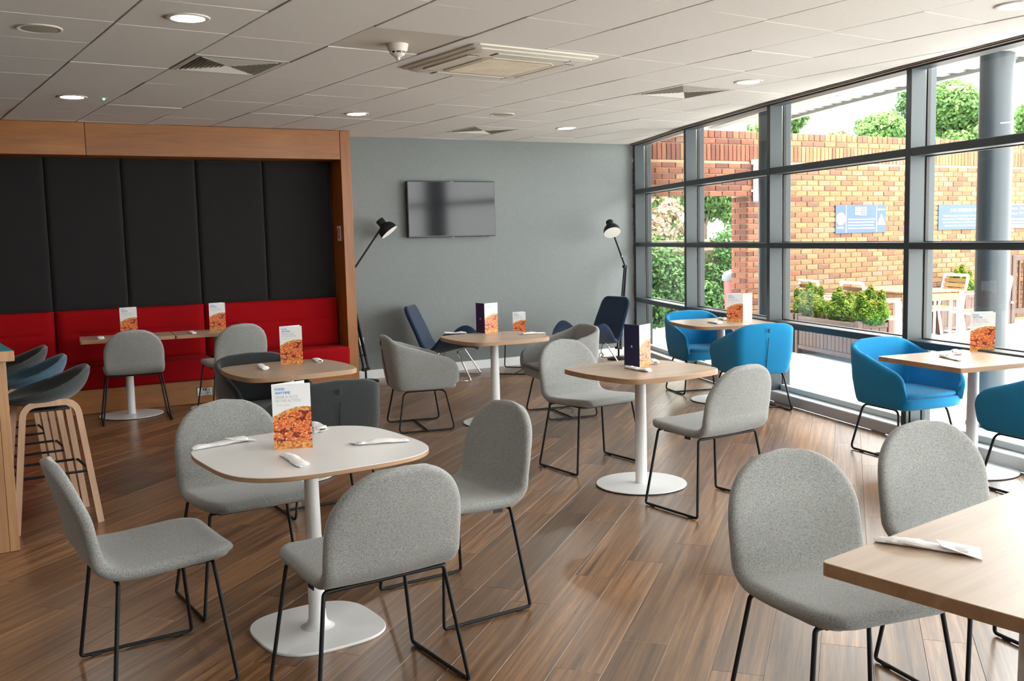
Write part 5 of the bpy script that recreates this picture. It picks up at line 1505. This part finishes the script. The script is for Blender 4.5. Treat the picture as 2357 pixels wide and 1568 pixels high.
# ------------------------------------------------------------------ garden furniture
def slat_chair(x, y, face, lab):
    r = thing('garden_chair', lab, 'chair', (x, y, -0.05), face - PI / 2, 'white framed garden chairs')     # faces local +y
    wm = M['steel_white']
    for sx in (-1, 1):
        mb = MB(); mb.tube(fillet([(sx * 0.27, 0.25, 0.0), (sx * 0.265, 0.235, 0.66), (sx * 0.265, -0.20, 0.665)], 0.03, 4), 0.018, 8); mb.obj('front_leg', wm, r)
        mb = MB(); mb.tube(fillet([(sx * 0.265, -0.27, 0.0), (sx * 0.265, -0.20, 0.42), (sx * 0.255, -0.30, 0.90)], 0.15, 6), 0.019, 8); mb.obj('rear_leg', wm, r)
        mb = MB(); mb.rbox((sx * 0.265, 0.03, 0.69), (0.05, 0.42, 0.018), 0.005); mb.obj('armrest', M['teak'], r)
        mb = MB(); mb.tube([(sx * 0.25, -0.20, 0.42), (sx * 0.25, 0.23, 0.43)], 0.016, 8); mb.obj('seat_rail', wm, r)
    for p in (((-0.25, -0.30, 0.90), (0.25, -0.30, 0.90)), ((-0.25, 0.235, 0.42), (0.25, 0.235, 0.42))):
        mb = MB(); mb.tube(p, 0.02, 8); mb.obj('cross_rail', wm, r)
    for k in range(5):
        z = 0.55 + k * 0.068; yy = -0.225 - (z - 0.55) * 0.22
        mb = MB(); mb.rbox((0, yy, z), (0.49, 0.016, 0.056), 0.004, Matrix.Rotation(0.2, 3, 'X')); mb.obj('back_slat', M['teak'], r)
    for k in range(7):
        mb = MB(); mb.rbox((0, -0.17 + k * 0.063, 0.444), (0.49, 0.054, 0.016), 0.004); mb.obj('seat_slat', M['teak'], r)
    return r
WD = math.atan2(0.93, 0.36)
gt = thing('garden_table', 'outdoor table with teak boards and square white legs', 'table', (12.175, 8.40, -0.05), WD - PI / 2)      # long axis local y
for k in range(9):
    mb = MB(); mb.rbox((-0.40 + k * 0.10, 0, 0.745), (0.094, 1.50, 0.022), 0.004); mb.obj('board', M['teak'], gt)
for sx in (-1, 1):
    for sy in (-1, 1):
        mb = MB(); mb.rbox((sx * 0.405, sy * 0.71, 0.367), (0.065, 0.065, 0.734), 0.006); mb.obj('leg', M['steel_white'], gt)
for sx in (-1, 1):
    mb = MB(); mb.rbox((sx * 0.405, 0, 0.675), (0.03, 1.35, 0.10), 0.004); mb.obj('apron', M['teak'], gt)
    mb = MB(); mb.rbox((0, sx * 0.71, 0.675), (0.74, 0.03, 0.10), 0.004); mb.obj('apron', M['teak'], gt)
fa = math.atan2(-0.36, 0.93)                    # direction away from the glazing
slat_chair(11.30, 8.95, fa, 'white garden chair with slatted back, farther one on the window side of the table')
slat_chair(11.12, 8.10, fa, 'white framed garden chair seen from behind, beside the rightmost golden conifer')
slat_chair(13.08, 8.42, fa + PI, 'white framed garden chair on the wall side of the outdoor table, nearer the mullion')
slat_chair(12.86, 7.66, fa + PI, 'white framed garden chair on the wall side of the outdoor table, nearest the round column')

# ------------------------------------------------------------------ plants
def leaves(blobs, n, size, seed, up=0.0, flat=1.0, inner=0.55, elong=1.6):
    """a mesh builder full of small folded leaf quads spread over the outside of ellipsoids (cx, cy, cz, rx, ry, rz)"""
    g = np.random.default_rng(seed); B = np.array(blobs, float)
    wgt = (B[:, 3] * B[:, 4] + B[:, 4] * B[:, 5] + B[:, 3] * B[:, 5]); idx = g.choice(len(B), n, p=wgt / wgt.sum())
    d = g.normal(size=(n, 3)); d /= np.linalg.norm(d, axis=1)[:, None]
    rad = inner + (1 - inner) * g.random(n) ** 0.5
    lump = 1 + 0.13 * np.sin(d[:, 0] * 9 + idx) * np.sin(d[:, 1] * 8 + idx * 2) * np.sin(d[:, 2] * 7)
    c = B[idx, :3] + d * B[idx, 3:] * (rad * lump)[:, None]
    nrm = d * 0.9 + g.normal(size=(n, 3)) * 0.55; nrm[:, 2] += up; nrm /= np.linalg.norm(nrm, axis=1)[:, None]
    a = np.cross(nrm, g.normal(size=(n, 3))); a /= np.linalg.norm(a, axis=1)[:, None]; b = np.cross(nrm, a)
    s = size * (0.6 + 0.8 * g.random(n))
    A = a * (s * elong / 2)[:, None]; Bv = b * (s / 2)[:, None]; lift = nrm * (s * 0.18)[:, None]
    V = np.stack([c - A, c - Bv + lift, c + A, c + Bv + lift], 1).reshape(-1, 3)
    Fq = np.arange(4 * n).reshape(n, 4)
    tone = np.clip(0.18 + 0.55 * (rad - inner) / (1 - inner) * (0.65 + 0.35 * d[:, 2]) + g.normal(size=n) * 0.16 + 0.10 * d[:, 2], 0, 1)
    return V, Fq, tone
def leaf_obj(name, parts, mat, parent=None):
    V = np.concatenate([p[0] for p in parts]); o = 0; Fs = []
    for p in parts: Fs.append(p[1] + o); o += len(p[0])
    Fs = np.concatenate(Fs); T = np.concatenate([p[2] for p in parts])
    me = bpy.data.meshes.new(name); me.from_pydata(V.tolist(), [], Fs.tolist()); me.materials.append(mat)
    at = me.attributes.new('tone', 'FLOAT', 'FACE'); at.data.foreach_set('value', T.astype(np.float32)); me.update()
    o = link(name, me, parent); o['kind'] = 'stuff'; return o
def conifer(x, y, z, h, w, seed, lab):
    r = thing('conifer_shrub', lab, 'shrub', (x, y, z), 0, 'golden dwarf conifers in planters')
    g = random.Random(seed); bl = [(0, 0, h * 0.36, w * 0.50, w * 0.50, h * 0.36)]
    for k in range(14):
        a = g.uniform(0, 2 * PI); q = g.uniform(0.3, 0.75) * w
        bl.append((q * 0.6 * math.cos(a), q * 0.6 * math.sin(a), h * g.uniform(0.35, 0.78), w * 0.10, w * 0.10, h * 0.20))
    bl.append((0, 0, h * 0.80, w * 0.12, w * 0.12, h * 0.27))
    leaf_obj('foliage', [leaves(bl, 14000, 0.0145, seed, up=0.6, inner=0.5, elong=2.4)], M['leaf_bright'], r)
    mb = MB(); mb.tube([(0, 0, -0.02), (0.01, 0, h * 0.5)], [0.018, 0.010], 8); mb.obj('stem', M['bark'], r)
pa_ = Vector((0.34, 0.94)); pn_ = Vector((0.94, -0.34)); p0_ = Vector((9.779, 7.31))
for t, d_, h, w, sd_, lab in ((-0.02, 0.22, 0.47, 0.42, 3, 'golden green conifer in the planter, rightmost of the three'), (0.66, 0.24, 0.42, 0.38, 4, 'golden green conifer in the planter, middle one of the three'), (1.36, 0.24, 0.46, 0.42, 5, 'golden green conifer in the planter, the one next to the mullion')):
    q = p0_ + pa_ * (t + 0.10) + pn_ * d_; conifer(q.x, q.y, 0.39, h, w, sd_, lab)
q = wpt(u_(14.42), -0.37, 0); conifer(q[0], q[1], 0.46, 0.48, 0.40, 8, 'yellowing conifer in the planter against the brick wall')
hb = thing('ivy_hedge', 'dense dark ivy hedge beyond the brick opening', 'hedge', (12.2, 12.9, -0.05))
g = random.Random(5); bl = [(g.uniform(-1.6, 1.7), g.uniform(-0.3, 0.5), g.uniform(0.1, 1.35), 0.45, 0.4, 0.42) for k in range(46)]
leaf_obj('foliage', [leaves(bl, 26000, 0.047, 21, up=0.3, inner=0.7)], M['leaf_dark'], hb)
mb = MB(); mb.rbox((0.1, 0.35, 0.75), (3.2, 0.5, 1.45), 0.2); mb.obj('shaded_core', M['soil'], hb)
def tree(x, y, h, crown, n, size, seed, mat, lab, trunk=0.09, group='trees and shrubs beyond the wall', nb=14, z0=0.42):
    r = thing('tree', lab, 'tree', (x, y, -0.05), 0, group); g = random.Random(seed); bl = []
    for k in range(nb):
        a = g.uniform(0, 2 * PI); q = g.uniform(0.0, 0.75) * crown; zz = g.uniform(z0, 0.9) * h
        k2 = crown * g.uniform(0.28, 0.48); bl.append((q * math.cos(a), q * math.sin(a), zz, k2, k2, k2 * 0.8))
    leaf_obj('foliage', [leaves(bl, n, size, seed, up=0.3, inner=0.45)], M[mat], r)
    mb = MB(); mb.tube([(0, 0, 0), (0.03, 0.02, h * 0.3), (-0.02, 0.0, h * 0.75)], [trunk, trunk * 0.8, trunk * 0.35], 10)
    for k in range(5):
        a = g.uniform(0, 2 * PI); mb.tube([(0, 0, h * (0.3 + 0.07 * k)), (crown * 0.35 * math.cos(a), crown * 0.35 * math.sin(a), h * (0.48 + 0.07 * k))], [trunk * 0.45, trunk * 0.2], 6)
    mb.obj('trunk', M['bark'], r)
tree(15.0, 15.0, 3.7, 1.15, 9000, 0.07, 31, 'leaf_mid', 'young green tree with a slim trunk seen through the brick opening', 0.06, z0=0.5)
tree(12.9, 14.5, 2.75, 0.95, 9000, 0.07, 33, 'leaf_pink', 'pinkish flowering shrub seen through the opening, nearest the room corner', 0.06, z0=0.25)
tree(15.3, 16.9, 3.0, 1.1, 9000, 0.07, 34, 'leaf_pink', 'pinkish flowering shrub behind the slim young tree', 0.06, z0=0.25)
tree(13.6, 19.6, 4.4, 1.7, 9000, 0.09, 35, 'leaf_dark', 'dark green tree farthest back through the brick opening', 0.12, z0=0.3)
for x, y, h, cr, n, sd_, mt, lab in (
    (18.9, 16.4, 5.2, 0.95, 3600, 41, 'leaf_mid', 'light green treetop above the wall, next to the mullion beside the first blue notice'),
    (21.1, 16.9, 4.5, 1.0, 2600, 42, 'leaf_pink', 'low pale treetop just peeping over the brick coping above the first blue notice'),
    (23.2, 16.6, 4.85, 1.25, 4200, 43, 'leaf_mid', 'rounded green treetop above the wall, beside the mullion left of the parking sign'),
    (25.9, 16.2, 5.9, 1.6, 6000, 44, 'leaf_mid', 'large green treetop above the parking policy sign'),
    (28.6, 19.4, 6.6, 1.4, 3800, 45, 'leaf_dark', 'darker green treetop directly behind the round column'),
    (30.2, 16.2, 6.0, 1.6, 4200, 46, 'leaf_mid', 'green treetop to the right of the round column'),
):
    tree(x, y, h, cr, int(n * 3.2), 0.075, sd_, mt, lab, 0.12, nb=16, z0=0.55)
